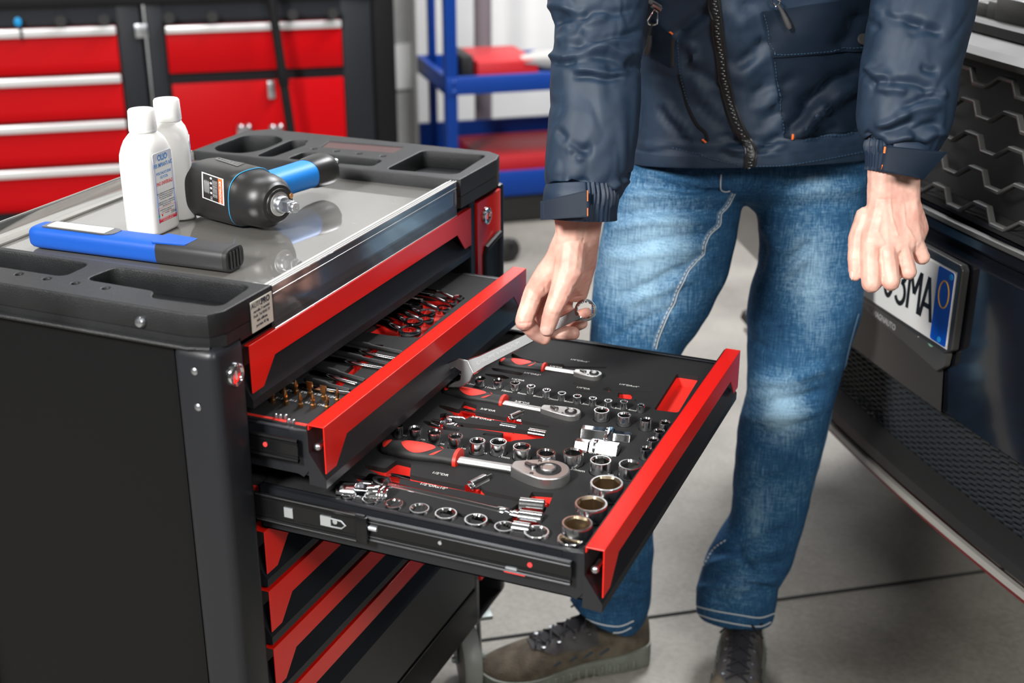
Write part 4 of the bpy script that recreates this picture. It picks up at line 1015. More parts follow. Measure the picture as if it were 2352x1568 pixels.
def cabinet(label, x0, x1, fx0, fx1, ztop, depth=0.45):
    t = thing('tool_cabinet', label, 'cabinet', tuple(CM @ Vector(((x0+x1)/2, 0, -depth/2))), group='red and black workshop cabinets')
    b = MB(); bx(b, x0, x1, 0.06, ztop, -depth, -0.012, CM)
    bx(b, x0, fx0, 0.06, ztop, -0.012, 0, CM, .004); bx(b, fx1, x1, 0.06, ztop, -0.012, 0, CM, .004); bx(b, fx0, fx1, ztop-.055, ztop, -0.012, 0.0, CM)
    bx(b, x0+.02, x1-.02, 0.0, 0.06, -depth+.02, -.03, CM)
    obj('cabinet_body', b, M['frameg'], t)
    return t
xA1 = 0.052
tA = cabinet('red drawer cabinet with four pale handle strips behind the oil bottles', -0.72, xA1, -0.66, -0.022, 0.815)
ys = [(63, 0.747), ]
zt_ = [0.752, 0.598, 0.448, 0.300, 0.150]
for k in range(4):
    b = MB(); z1, z0 = zt_[k], zt_[k+1]+.008
    prof = [(z0, .010), (z0+.012, .016), (z0+.035, .012), (z1-.012, .012), (z1, .010)]
    A = [b.bm.verts.new(CM @ Vector((-.66, z, w_))) for z, w_ in prof]+[b.bm.verts.new(CM @ Vector((-.66, z1, -.012))), b.bm.verts.new(CM @ Vector((-.66, z0, -.012)))]
    B = [b.bm.verts.new(CM @ Vector((-.026, z, w_))) for z, w_ in prof]+[b.bm.verts.new(CM @ Vector((-.026, z1, -.012))), b.bm.verts.new(CM @ Vector((-.026, z0, -.012)))]
    b.bm.faces.new(A); b.bm.faces.new(B[::-1]); n = len(A)
    for i in range(n): b.bm.faces.new((A[i], A[(i+1) % n], B[(i+1) % n], B[i]))
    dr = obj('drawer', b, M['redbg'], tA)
    b = MB(); bx(b, -.66, -.026, z1-.026, z1+.001, .008, .024, CM, .004); obj('handle', b, M['alu'], dr)
tB = cabinet('red cabinet with one drawer over a door and a thick dark side frame', 0.068, 0.800, 0.125, 0.700, 0.815)
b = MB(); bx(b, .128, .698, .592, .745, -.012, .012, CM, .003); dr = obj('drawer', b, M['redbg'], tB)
b = MB(); bx(b, .128, .698, .722, .746, .008, .022, CM, .004); obj('handle', b, M['alu'], dr)
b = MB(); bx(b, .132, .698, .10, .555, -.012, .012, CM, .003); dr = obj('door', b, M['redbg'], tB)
b = MB(); x_, z_ = cf(622, 203); bx(b, x_-.012, x_+.012, z_-.03, z_+.03, .012, .03, CM, .004); obj('lock', b, M['steel'], dr)
for u_ in (560, 633):
    b = MB(); x_, z_ = cf(u_, 293); bx(b, x_-.024, x_+.024, z_-.03, z_+.008, .012, .03, CM, .003)
    for s_ in (-1, 1): b.lathe([(.011, 0), (.011, .012), (.006, .018)], CM @ Vector((x_+s_*.013, z_+.006, .02)), CM.to_3x3() @ Vector((0, 0, 1)), 14)
    obj('latch', b, M['steel'], dr)
b = MB(); bx(b, -.72, .802, .815, .86, -.55, .01, CM, .003); tag(obj('worktop', b, M['bench']), 'black worktop running over the red cabinets', 'worktop')
b = MB(); bx(b, .802, .885, .0, 1.25, -.55, -.03, CM, .003); tag(obj('tall_cabinet_side', b, M['bench']), 'dark upright panel at the end of the red cabinets', 'panel')
b = MB(); x_, z_ = cf(325, 70); bx(b, x_-.02, x_+.02, z_-.022, z_+.022, 0, .012, CM, .003); tag(obj('bracket', b, M['steel']), 'small grey metal bracket between the red cabinets', 'bracket')
for i, (u_, v_) in enumerate(((141, 45), (240, 42), (388, 38), (487, 35), (670, 30), (762, 28))):
    b = MB(); x_, z_ = cf(u_, v_); b.lathe([(.013, 0), (.013, .03), (.018, .034), (.018, .042)], CM @ Vector((x_, z_, .0005)), CM.to_3x3() @ Vector((0, 0, 1)), 14)
    b.box((x_-.006, z_-.025, .0005), (x_+.006, z_, .012), CM)
    tag(obj('hook', b, M['rub']), 'small black hook above the red drawers, %s from the blue tag' % ORD[i], 'hook', 'black hooks above the drawers')
t = thing('key_tag', 'bright blue tag hanging on a black cord over the top drawer', 'tag', tuple(CM @ Vector((*cf(43, 47), .03))))
b = MB(); x_, z_ = cf(43, 47); b.lathe([(.003, -.006), (.014, -.004), (.014, .004), (.003, .006)], CM @ Vector((x_, z_, .03)), CM.to_3x3() @ Vector((0, 0, 1)), 14, sx=.8); obj('tag_disc', b, mat('tag_blue', (0.0, 0.25, 0.55), 0.4), t)
b = MB(); b.tube([CM @ Vector((x_+.002, z_-.012, .03)), CM @ Vector((x_+.006, z_-.035, .028)), CM @ Vector((x_+.004, z_-.055, .026))], .004, n=8); obj('cord', b, M['rub'], t)
b = MB(); xa, za = cf(622, -10, .10); xb, zb_ = cf(672, 330, .14)
a_, c_ = CM @ Vector((xa, za, .10)), CM @ Vector((xb, zb_, .14)); dd_ = (c_-a_).normalized()
k_ = (0.012-c_.z)/dd_.z
b.tube([a_-dd_*.25, a_, c_, c_+dd_*k_], .015, n=12); b.lathe([(.019, 0), (.019, .05), (.015, .06)], a_+dd_*.23, dd_, 14)
tag(obj('pole', b, M['bench']), 'thin black pole leaning in front of the red cabinet', 'pole')
# walls
wf_, WM_ = vplane(dp(950, 200, 5.55), 14)
b = MB(); b.box((-3.6, 0, -.15), (4.5, 3.6, 0), WM_); struct('wall_back', b, M['wall'], smooth=False)
b = MB(); b.box((-3.6, 0, -7.5), (-3.45, 3.6, 0.0), WM_ @ Matrix.Translation((0, 0, 7.5))); struct('wall_left', b, mat('grey_wall', (.12, .12, .12), .7), smooth=False)
b = MB(); b.box((3.6, 0, 0), (3.75, 3.6, 7.5), WM_); struct('wall_right', b, mat('grey_wall', (.12, .12, .12), .7), smooth=False)
b = MB(); b.box((-3.6, 0, 7.4), (3.75, 3.6, 7.55), WM_); struct('wall_front', b, mat('grey_wall', (.12, .12, .12), .7), smooth=False)
b = MB(); b.box((-3.6, 3.6, -.15), (3.75, 3.7, 7.55), WM_); struct('ceiling', b, mat('dark_ceiling', (.10, .10, .10), .8), smooth=False)
x0_, _ = wf_(955, 100, .1); x1_, _ = wf_(992, 100, .1)
b = MB(); b.box((x0_, 0, 0.0), (x1_, 3.6, .12), WM_); struct('pillar', b, M['wall'], smooth=False)
x0_, _ = wf_(870, 100, .1); x1_, z1_ = wf_(955, 212, .1); z2_ = wf_(955, 105, .1)[1]
b = MB(); b.prism([(x0_-.4, z1_), (x1_, z1_), (x1_, z2_), (x0_-.4, z2_-.07)], 0, .02, WM_); tag(obj('lit_wall_patch', b, mat('lit_wall_white', (.82, .82, .80), .5)), 'pale patch standing for the lit wall between cabinet and rack', 'lit patch')  # pale sheet paints the lit part of the wall's shadow pattern
M['wallg'] = mat('shadow_grey', (.42, .42, .40), .7, var=.15, vscale=4)
b = MB(); b.box((x0_-.5, 0, 0), (x1_, z1_, .01), WM_); b.box((x0_-.5, z1_, 0), (x1_, 3.2, .008), WM_); tag(obj('wall_shadow', b, M['wallg']), 'grey sheets painting the soft shadow on the wall around the pale patch', 'painted shadow')  # grey sheets paint the soft shadow lying on this wall
# blue rack
rf, RM = vplane(at(1200, 515, 2, 0.0), 16)
M['blue'] = mat('rack_blue', (0.0, 0.032, 0.215), 0.45, spec=.3)
rack = thing('storage_rack', 'blue metal rack with two loaded shelves behind the person', 'rack', tuple(RM @ Vector((.5, 0, -.25))))
xp, _ = rf(1022, 100); xq, _ = rf(1050, 100)
b = MB(); b.box((xp, .02, -.04), (xq, 2.2, 0), RM, .003)
for v_ in (190, 212):
    x_, z_ = rf(1043, v_); b.lathe([(.009, 0), (.009, .004), (.004, .008)], RM @ Vector((x_, z_, 0)), RM.to_3x3() @ Vector((0, 0, 1)), 12)
obj('post', b, M['blue'], rack)
xb0, _ = rf(985, 100, -.45); xb1, _ = rf(1002, 100, -.45)
b = MB(); b.box((xb0, .02, -.48), (xb1, 2.2, -.45), RM, .003); obj('post', b, M['blue'], rack)
for xx in (1.35,):
    b = MB(); b.box((xx, .02, -.04), (xx+.05, 2.2, 0), RM, .003); obj('post', b, M['blue'], rack)
    b = MB(); b.box((xx, .02, -.48), (xx+.05, 2.2, -.45), RM, .003); obj('post', b, M['blue'], rack)
def zr(u, v, o=0): return rf(u, v, o)[1]
b = MB(); z1 = zr(1100, 175); z0 = zr(1100, 216); b.box((xp, z0, -.02), (1.4, z1, .004), RM, .003); b.box((xp, z0, -.46), (1.4, z0+.012, -.02), RM); b.box((xp, z0, -.47), (1.4, z1, -.45), RM); b.box((xp, z0, -.45), (xp+.02, z1, -.02), RM)
obj('shelf', b, M['blue'], rack)
b = MB(); z1 = zr(1200, 392); z0 = zr(1200, 447); b.box((xp, z0, -.02), (1.4, z1, .004), RM, .003); b.box((xp, z0+.05, -.46), (1.4, z0+.062, -.02), RM); b.box((xp, z0, -.47), (1.4, z1+.09, -.45), RM)
zl = zr(1100, 338, -.45); obj('shelf', b, M['blue'], rack)
b = MB(); b.box((xp+.02, .0, -.42), (1.36, z0-.005, -.03), RM, .01); tag(obj('floor_box', b, M['rub']), 'long black box on the floor under the blue rack', 'box')
zt1 = zr(1100, 216)+.012
M['redbox'] = mat('red_crate', (.42, .01, .015), .5)
xa, za = rf(1078, 130, -.2); xb, _ = rf(1215, 130, -.2)
b = MB(); b.box((xa, zt1, -.40), (xb, za, -.08), RM, .006); tag(obj('crate', b, M['redbox']), 'red crate on the upper shelf of the blue rack', 'crate')
b = MB(); b.box((xa-.055, zt1, -.3), (xa-.01, za+.02, -.1), RM, .006); tag(obj('can', b, M['rub']), 'black can beside the red crate on the upper shelf', 'can')
xa, za = rf(1180, 150, -.1); rg = random.Random(3)
b = MB(); b.hull([RM @ Vector((xa+.02+rg.uniform(0, .32), za+rg.uniform(-.045, .045), -.07-rg.uniform(0, .14))) for _ in range(26)]); tag(obj('cloth', b, mat('grey_cloth', (.36, .35, .33), .8), ang=80), 'crumpled grey cloth lying on the red crate', 'cloth')
zt2 = zr(1200, 447)+.062
xa, za = rf(1080, 342, -.2)
b = MB(); b.box((xa, zt2, -.42), (1.2, za, -.06), RM, .006); tag(obj('crate', b, M['redbox']), 'long red crate on the bottom shelf of the blue rack', 'crate')
b = MB(); xw = rf(1118, 100, -.6)[0]; pp_ = RM @ Vector((xw, 0, -.66)); b.cyl(pp_, pp_+Vector((0, 0, 3.5)), .035, n=20); tag(obj('shadow_band', b, mat('mauve_grey', (.16, .13, .14), .6)), 'grey rod standing in for a dark shadow band behind the blue rack', 'shadow band')  # rod put in for the dark vertical shadow band on the wall
# small caster standing on the floor beyond the trolley
p = at(1168, 600, 2, 0.0); t = thing('caster_wheel', 'small black caster wheel on the floor beyond the trolley', 'wheel', tuple(p))
b = MB(); b.lathe([(.012, -.014), (.034, -.013), (.040, -.008), (.040, .008), (.034, .013), (.012, .014)], p+Vector((0, 0, .040)), (.8, -.6, 0), 24); obj('tyre', b, M['rub'], t)
b = MB(); b.box((-.02, -.02, .066), (.02, .02, .074), Matrix.Translation(p)); b.box((-.004, -.022, .035), (.01, -.018, .07), Matrix.Translation(p)); b.box((-.004, .018, .035), (.01, .022, .07), Matrix.Translation(p)); obj('fork', b, M['rub'], t)
# ================================================================ car front
Cd = Vector((0.618, -0.786, 0)).normalized(); Cn = Vector((-0.786, -0.618, 0)).normalized()
CP0 = dp(2215, 700, 1.9); CP0.z = 0
M4c = Matrix(((Cd.x, 0, Cn.x, CP0.x), (Cd.y, 0, Cn.y, CP0.y), (0, 1, 0, 0), (0, 0, 0, 1)))     # local: x right, y up, z outwards
def cpx(u, v, off=0.0):
    d = ray(u, v); t = ((CP0+Cn*off)-CAM).dot(Cn)/d.dot(Cn); p = CAM+d*t
    return (p-CP0).dot(Cd), p.z
CV = lambda a, z, w_=0.0: M4c @ Vector((a, z, w_))
M['carblk'] = mat('car_black', (0.006, 0.0065, 0.009), 0.16, coat=0.8, bump=0.02, bscale=30)
M['cargrey'] = mat('car_grey_trim', (0.030, 0.028, 0.026), 0.5, bump=0.1, bscale=300)
M['grille'] = mat('grille_bar', (0.055, 0.055, 0.052), 0.36, bump=0.1, bscale=300)
car = thing('car', 'black car front with honeycomb grille and number plate, bonnet open', 'car', tuple(CV(0, 0, -.4)))
def sweep(prof, a0, a1, name, m, par, n=24, bow=0.0, **k):
    b = MB(); R = []
    for i in range(n+1):
        a = a0+(a1-a0)*i/n; cw = -bow*(a+.12)**2
        R.append([b.bm.verts.new(CV(a, z, w_+cw)) for w_, z in prof])
    for A, B in zip(R, R[1:]):
        for j in range(len(prof)-1): b.bm.faces.new((A[j], A[j+1], B[j+1], B[j]))
    return obj(name, b, m, par, **k)
BOW = 0.10
sweep([(-.20, .836), (-.035, .834), (-.030, .828), (-.004, .822), (.000, .812), (-.006, .806), (-.016, .803), (-.010, .797), (0.006, .790), (.006, .640), (-.004, .545), (-.02, .535), (-.06, .530)], -.95, .75, 'bumper_upper', M['carblk'], car, bow=BOW, ang=25)
sweep([(-.012, .833), (-.005, .831), (-.002, .826), (-.008, .822)], -.95, .75, 'chrome_line', mat('worn_trim', (.05, .05, .048), .4, .3), car, bow=BOW)
sweep([(.010, .660), (.010, .645), (.002, .545), (-.015, .536)], -.60, -.020, 'lower_panel', M['cargrey'], car, bow=BOW)
sweep([(-.06, .535), (-.065, .50), (-.10, .38), (-.10, .335)], -.95, .75, 'intake_back', M['rub'], car, bow=BOW)
# woven mesh of the lower intake
b = MB()
for i in range(17):
    z = .355+i*.0105; w_ = -.098+(z-.355)*.22+.004
    b.tube([CV(a, z+.0008*((j % 2)*2-1), w_-BOW*(a+.12)**2+.003*((j % 2)*2-1)) for j, a in enumerate([-.62+.011*k for k in range(95)])], .0030, n=5)
obj('intake_mesh', b, mat('mesh_plastic', (.022, .026, .030), .3), car)
sweep([(-.085, .375), (-.045, .360), (-.040, .345), (-.075, .335), (-.11, .32)], -.95, .75, 'lower_lip', M['rub'], car, bow=BOW*1.0)
sweep([(-.060, .322), (-.052, .322), (-.050, .312), (-.060, .305)], -.95, .75, 'pale_lip_line', mat('pale_lip', (.30, .29, .27), .5), car, bow=BOW)
sweep([(-.062, .304), (-.058, .300), (-.10, .29)], -.95, .75, 'lip_underside', mat('dark_red_strip', (.10, .01, .01), .5), car, bow=BOW)
# grille
def GW(z): return -.010-(z-.835)*.42
b = MB(); R = []
for z in (.832, 1.05): R.append([b.bm.verts.new(CV(a, z, GW(z)-.06)) for a in (-.95, -.3, .1, .75)])
for j in range(3): b.bm.faces.new((R[0][j], R[0][j+1], R[1][j+1], R[1][j]))
obj('grille_back', b, mat('grille_dark', (.004, .004, .004), .6), car)
for r_ in range(5):
    z0 = .848+r_*.0405; ph = -.045*r_
    pts = []; P = 0.105
    a = -.62+ph % P - P
    while a < .45:
        for da, dz in ((0, 0), (.030, 0), (.052, .017), (.084, .017)): pts.append((a+da, z0+dz))
        a += P
    b = MB(); th = .0030
    F = [[b.bm.verts.new(CV(a, z+s*th, GW(z)-BOW*(a+.12)**2+o)) for (s, o) in ((-1, -.008), (-1, .0), (-.6, .002), (.6, .002), (1, 0), (1, -.008))] for a, z in pts]
    for A, B in zip(F, F[1:]):
        for j in range(5): b.bm.faces.new((A[j], A[j+1], B[j+1], B[j]))
    obj('grille_bar', b, M['grille'], car, ang=25)
b = MB(); b.box((-.95, .838, -.062), (.75, .846, -.02), M4c); obj('grille_sill', b, M['rub'], car)
# slam panel and engine bay edge
sweep([(-.095, 1.040), (-.085, 1.052), (-.10, 1.060), (-.155, 1.066), (-.16, 1.074), (-.19, 1.078), (-.30, 1.080)], -.95, .75, 'slam_panel', mat('dusty_grey', (.065, .065, .06), .55, var=.35, vscale=9), car, bow=BOW, ang=20)
sweep([(-.150, 1.068), (-.152, 1.082), (-.166, 1.084), (-.17, 1.07)], -.95, .75, 'bonnet_seal', M['rub'], car, bow=BOW)
for i, (u_, v_, s1, s2) in enumerate(((2298, 108, .025, .012), (2330, 60, .04, .02), (2262, 70, .03, .015), (2345, 20, .05, .03), (2300, 35, .03, .02))):
    a, z = cpx(u_, v_, -.22); b = MB(); b.box((a-s1, 1.076, -.26-s2), (a+s1, 1.086+s2, -.22+s2*.4), M4c @ Matrix.Rotation(0, 4, 'Y'), .004); obj('bracket', b, M['grille'], car)
b = MB(); rg = random.Random(5)
for i in range(4):
    a0, z_ = cpx(2250+i*26, 60-i*12, -.3); b.tube([CV(a0-.10, 1.10, -.27-.02*i), CV(a0, 1.112, -.30), CV(a0+.10, 1.10, -.26-.03*i), CV(a0+.22, 1.095, -.30)], .008, n=8)
obj('hose', b, M['cargrey'], car)
b = MB(); b.box((-.95, .50, -1.3), (.75, 1.0, -.33), M4c, .03); obj('engine_bay', b, M['rub'], car)
b = MB(); b.box((-.95, .30, -.9), (.75, .52, -.16), M4c, .05); obj('underbody', b, M['rub'], car)
for s_ in (-.86, .62):
    b = MB(); b.lathe([(.20, -.11), (.33, -.11), (.35, -.09), (.35, .09), (.33, .11), (.20, .11)], CV(s_, .352, -.75), Cd, 36); wv = obj('wheel', b, M['rub'], car)
# number plate and its holder
sl = 0.0
b = MB(); b.prism([(-.372, .648), (-.005, .648), (.012, .660), (.012, .782), (.006, .789), (-.372, .789)], .006, .020, M4c); ph_ = obj('plate_holder', b, mat('holder_plastic', (.035, .035, .035), .3), car, bev=.003)
b = MB(); b.prism(rpoly([(-.36, .648), (-.045, .617), (-.022, .614), (-.004, .628), (-.001, .650)], .004), .008, .017, M4c); obj('holder_lip', b, mat('lip_plastic', (.055, .053, .05), .32), car, bev=.002)
b = MB(); b.box((-.364, .6575, .0195), (.0015, .7765, .0205), M4c); b.prism(rrect(-.362, .6595, -.0005, .7745, .006), .0203, .0218, M4c)
M['plate'] = mat('plate_white', (.70, .70, .68), .35, bump=.05, bscale=500)
pl = obj('number_plate', b, M['plate'], car)
b = MB(); b.prism(rrect(-.0415, .6600, -.0010, .7740, .004), .0217, .0222, M4c); obj('blue_band', b, mat('plate_blue', (0.0, 0.085, 0.55), .35), pl)
b = MB(); b.prism([(-.3600, .6620), (-.3570, .6620), (-.357, .772), (-.36, .772)], .0217, .0222, M4c); obj('edge_line', b, M['plate'], pl)
b = MB(); b.tube([CV(-.0205+.0125*math.cos(t_*PI/16), .7360+.0205*math.sin(t_*PI/16), .0224) for t_ in range(32)], .0011, n=6, closed=True); obj('star_ring', b, mat('plate_yellow', (.80, .42, .02), .4), pl)
for x_, z_ in ((-.008, .7665), (-.018, .6665)):
    b = MB(); b.lathe([(.0045, 0), (.0045, .0008), (.002, .0012)], CV(x_, z_, .0222), Cn, 14); obj('screw_cap', b, mat('pale_blue', (.02, .35, .80), .4), pl)
ms = []
def strokes(a, polys, w_=.0078, h=.066):
    b = MB()
    for pl_ in polys:
        P_ = [Vector((a+x*.030, .683+y*h, 0)) for x, y in pl_]; L_, R_ = [], []
        for i, p in enumerate(P_):
            t = (P_[min(i+1, len(P_)-1)]-P_[max(i-1, 0)]).normalized(); n_ = Vector((-t.y, t.x, 0))
            if 0 < i < len(P_)-1:
                c_ = max(.45, n_.dot(Vector((-(P_[i]-P_[i-1]).normalized().y, (P_[i]-P_[i-1]).normalized().x, 0))))
            else: c_ = 1
            L_.append(p+n_*w_*.5/c_); R_.append(p-n_*w_*.5/c_)
        for i in range(len(P_)-1):
            b.bm.faces.new([b.bm.verts.new(M4c @ Vector((q.x, q.y, .02215))) for q in (L_[i], R_[i], R_[i+1], L_[i+1])])
    m_ = bpy.data.meshes.new('t'); b.bm.to_mesh(m_); b.bm.free(); return m_
arc = lambda cx, cy, rx, ry, a0, a1, n=12: [(cx+rx*math.cos(math.radians(a0+(a1-a0)*i/n)), cy+ry*math.sin(math.radians(a0+(a1-a0)*i/n))) for i in range(n+1)]
CH = {'A': [[(-.5, 0), (0, 1)], [(.5, 0), (0, 1)], [(-.33, .33), (.33, .33)]], 'M': [[(-.5, 0), (-.5, 1)], [(.5, 0), (.5, 1)], [(-.47, .98), (0, .42)], [(.47, .98), (0, .42)]],
      '3': [arc(-.02, .76, .40, .235, 150, -85), arc(-.02, .26, .44, .265, 90, -150)], '0': [arc(0, .5, .42, .49, 0, 360, 28)], '7': [[(-.45, .97), (.45, .97)], [(.43, .97), (-.12, 0)]],
      'B': [[(-.42, 0), (-.42, 1)], arc(-.1, .76, .5, .23, 90, -90), arc(-.1, .27, .56, .27, 90, -90)], 'X': [[(-.45, 0), (.45, 1)], [(-.45, 1), (.45, 0)]]}
for s, a in (('0', -.168), ('3', -.133), ('M', -.096), ('A', -.0605), ('B', -.33), ('X', -.285), ('7', -.232)): ms.append(strokes(a, CH[s]))
obj('plate_characters', join_meshes(ms), mat('plate_ink', (.01, .01, .01), .4), pl, smooth=False)
ml = M4c @ Matrix.Translation((-.185, .6375, .0172)) @ Matrix.Rotation(-.030, 4, 'Z')
o = obj('holder_lettering', join_meshes([text_mesh('ROMAGNAUTO', .014, ml, .0002, squeeze=.85, bold=.0002)]), mat('dim_print', (.34, .34, .34), .5), car, smooth=False)
a_, z_ = cpx(2139, 787, .017); b = MB(); b.lathe([(.0078, 0), (.0078, .0008)], CV(a_, z_, .0172), Cn, 22, sx=1, sy=.75, up=Cd); lo = obj('oval_logo', b, mat('logo_green', (.20, .42, .30), .4), car)
b = MB(); b.box((a_-.0045, z_-.0012, .0181), (a_+.0045, z_+.0008, .0184), M4c); obj('logo_bar', b, M['pwht'], lo)
a_, z_ = cpx(2117, 770, .017); b = MB(); b.prism([(a_-.010, z_-.006), (a_-.002, z_-.001), (a_-.004, z_+.007), (a_+.003, z_+.003), (a_+.009, z_-.004), (a_+.001, z_-.003)], .0172, .0176, M4c); obj('leaping_logo', b, M['pwht'], car)
# ================================================================ person
def cr(P, n):
    """Catmull-Rom through tuples of numbers, n samples per span"""
    out = []; N = len(P)
    for i in range(N-1):
        p0, p1, p2, p3 = P[max(i-1, 0)], P[i], P[i+1], P[min(i+2, N-1)]
        for k in range(n):
            t = k/n
            out.append(tuple(0.5*((2*b)+(-a+c_)*t+(2*a-5*b+4*c_-d)*t*t+(-a+3*b-3*c_+d)*t**3) for a, b, c_, d in zip(p0, p1, p2, p3)))
    out.append(tuple(P[-1])); return out
def silo(st, per=8, n=72, power=2.0, disp=None, cap=True, b=None):
    """loft from silhouette stations (Lx, Ly, Rx, Ry, depth, ratio) into a real tube; disp(angle, along, point, normal) -> offset"""
    b = b or MB(); S_ = cr(st, per); C_ = []; W_ = []
    for s in S_:
        l, r = dp(s[0], s[1], s[4]), dp(s[2], s[3], s[4]); C_.append((l+r)/2); W_.append((r-l)/2)
    rings = []; L = 0
    for i, s in enumerate(S_):
        t = (C_[min(i+per, len(C_)-1)]-C_[max(i-per, 0)]).normalized()
        if i: L += (C_[i]-C_[i-1]).length
        w_ = W_[i]; hw = w_.length
        wn = (w_-t*w_.dot(t)*0.85).normalized(); nn = t.cross(wn).normalized()
        if nn.dot(Fw) > 0: nn = -nn
        ring = []
        for k in range(n):
            a = 2*PI*k/n; c_, s_ = math.cos(a), math.sin(a)
            f = (abs(c_)**power+abs(s_)**power)**(-1/power)
            d = wn*(c_*f)+nn*(s_*f*s[5])
            p = C_[i]+d*hw
            if disp:
                o = disp(a, L, p, i/(len(S_)-1)); p = p+d.normalized()*o
            ring.append(b.bm.verts.new(p))
        rings.append(ring)
    for A, B in zip(rings, rings[1:]):
        for k in range(n): b.bm.faces.new((A[k], A[(k+1) % n], B[(k+1) % n], B[k]))
    if cap: b.bm.faces.new(rings[0][::-1]); b.bm.faces.new(rings[-1])
    return b
def nz(*v): return noise.noise(Vector(v))
def ridge(x, w_=.35): return max(0.0, 1-abs(x)/w_)**1.6
def sph(b, p, r):
    m = Matrix.Translation(p) @ Matrix.Scale(r, 4)
    return [v.co for v in bmesh.ops.create_icosphere(b.bm, subdivisions=2, radius=1, matrix=m)['verts']]
SP = None
def spts(p, r):
    global SP
    if SP is None:
        t = bmesh.new(); bmesh.ops.create_icosphere(t, subdivisions=2, radius=1); SP = [v.co.copy() for v in t.verts]; t.free()
    return [Vector(p)+q_*r for q_ in SP]
def blob(b, items):
    """convex hull of several balls, as its own closed piece"""
    t = bmesh.new(); vs = [t.verts.new(q_) for p, r in items for q_ in spts(p, r)]
    r_ = bmesh.ops.convex_hull(t, input=vs)
    dead = [g for g in r_['geom_interior'] if isinstance(g, bmesh.types.BMVert)]
    if dead: bmesh.ops.delete(t, geom=list(set(dead)), context='VERTS')
    me = bpy.data.meshes.new('t'); t.to_mesh(me); t.free(); b.bm.from_mesh(me); bpy.data.meshes.remove(me)
def chain(b, pts):
    for p, q_ in zip(pts, pts[1:]): blob(b, [p, q_])
def remesh(b, voxel, smooth=4, fac=.5):
    me = bpy.data.meshes.new('r'); b.bm.to_mesh(me); o = bpy.data.objects.new('r', me); C.objects.link(o)
    m1 = o.modifiers.new('r', 'REMESH'); m1.mode = 'VOXEL'; m1.voxel_size = voxel
    if smooth:
        m2 = o.modifiers.new('s', 'SMOOTH'); m2.factor = fac; m2.iterations = smooth
    dg = bpy.context.evaluated_depsgraph_get(); out = bpy.data.meshes.new_from_object(o.evaluated_get(dg))
    bpy.data.objects.remove(o); return out
def displace(me, fn):
    ns = [v.normal.copy() for v in me.vertices]
    for v, n_ in zip(me.vertices, ns): v.co = v.co+n_*fn(v.co, n_)
# materials
def skin_mat():
    m, nt, b = principled('skin'); N, L = nt.nodes, nt.links
    tc = N.new('ShaderNodeTexCoord')
    n = N.new('ShaderNodeTexNoise'); n.inputs['Scale'].default_value = 45; n.inputs['Detail'].default_value = 5
    r = N.new('ShaderNodeValToRGB'); e = r.color_ramp.elements
    e[0].position = .3; e[0].color = (0.70, 0.34, 0.27, 1); e[1].position = .72; e[1].color = (0.80, 0.52, 0.42, 1)
    L.new(tc.outputs['Object'], n.inputs['Vector']); L.new(n.outputs['Fac'], r.inputs['Fac']); L.new(r.outputs['Color'], b.inputs['Base Color'])
    n2 = N.new('ShaderNodeTexVoronoi'); n2.inputs['Scale'].default_value = 900
    n3 = N.new('ShaderNodeTexNoise'); n3.inputs['Scale'].default_value = 160; n3.inputs['Detail'].default_value = 4
    ad = N.new('ShaderNodeMath'); ad.operation = 'ADD'
    L.new(tc.outputs['Object'], n2.inputs['Vector']); L.new(tc.outputs['Object'], n3.inputs['Vector']); L.new(n2.outputs['Distance'], ad.inputs[0]); L.new(n3.outputs['Fac'], ad.inputs[1])
    bp = N.new('ShaderNodeBump'); bp.inputs['Strength'].default_value = .10; bp.inputs['Distance'].default_value = .0012
    L.new(ad.outputs[0], bp.inputs['Height']); L.new(bp.outputs['Normal'], b.inputs['Normal'])
    b.inputs['Roughness'].default_value = .48; b.inputs['Subsurface Weight'].default_value = .12; b.inputs['Subsurface Radius'].default_value = (.010, .004, .002); b.inputs['Subsurface Scale'].default_value = .5
    return m
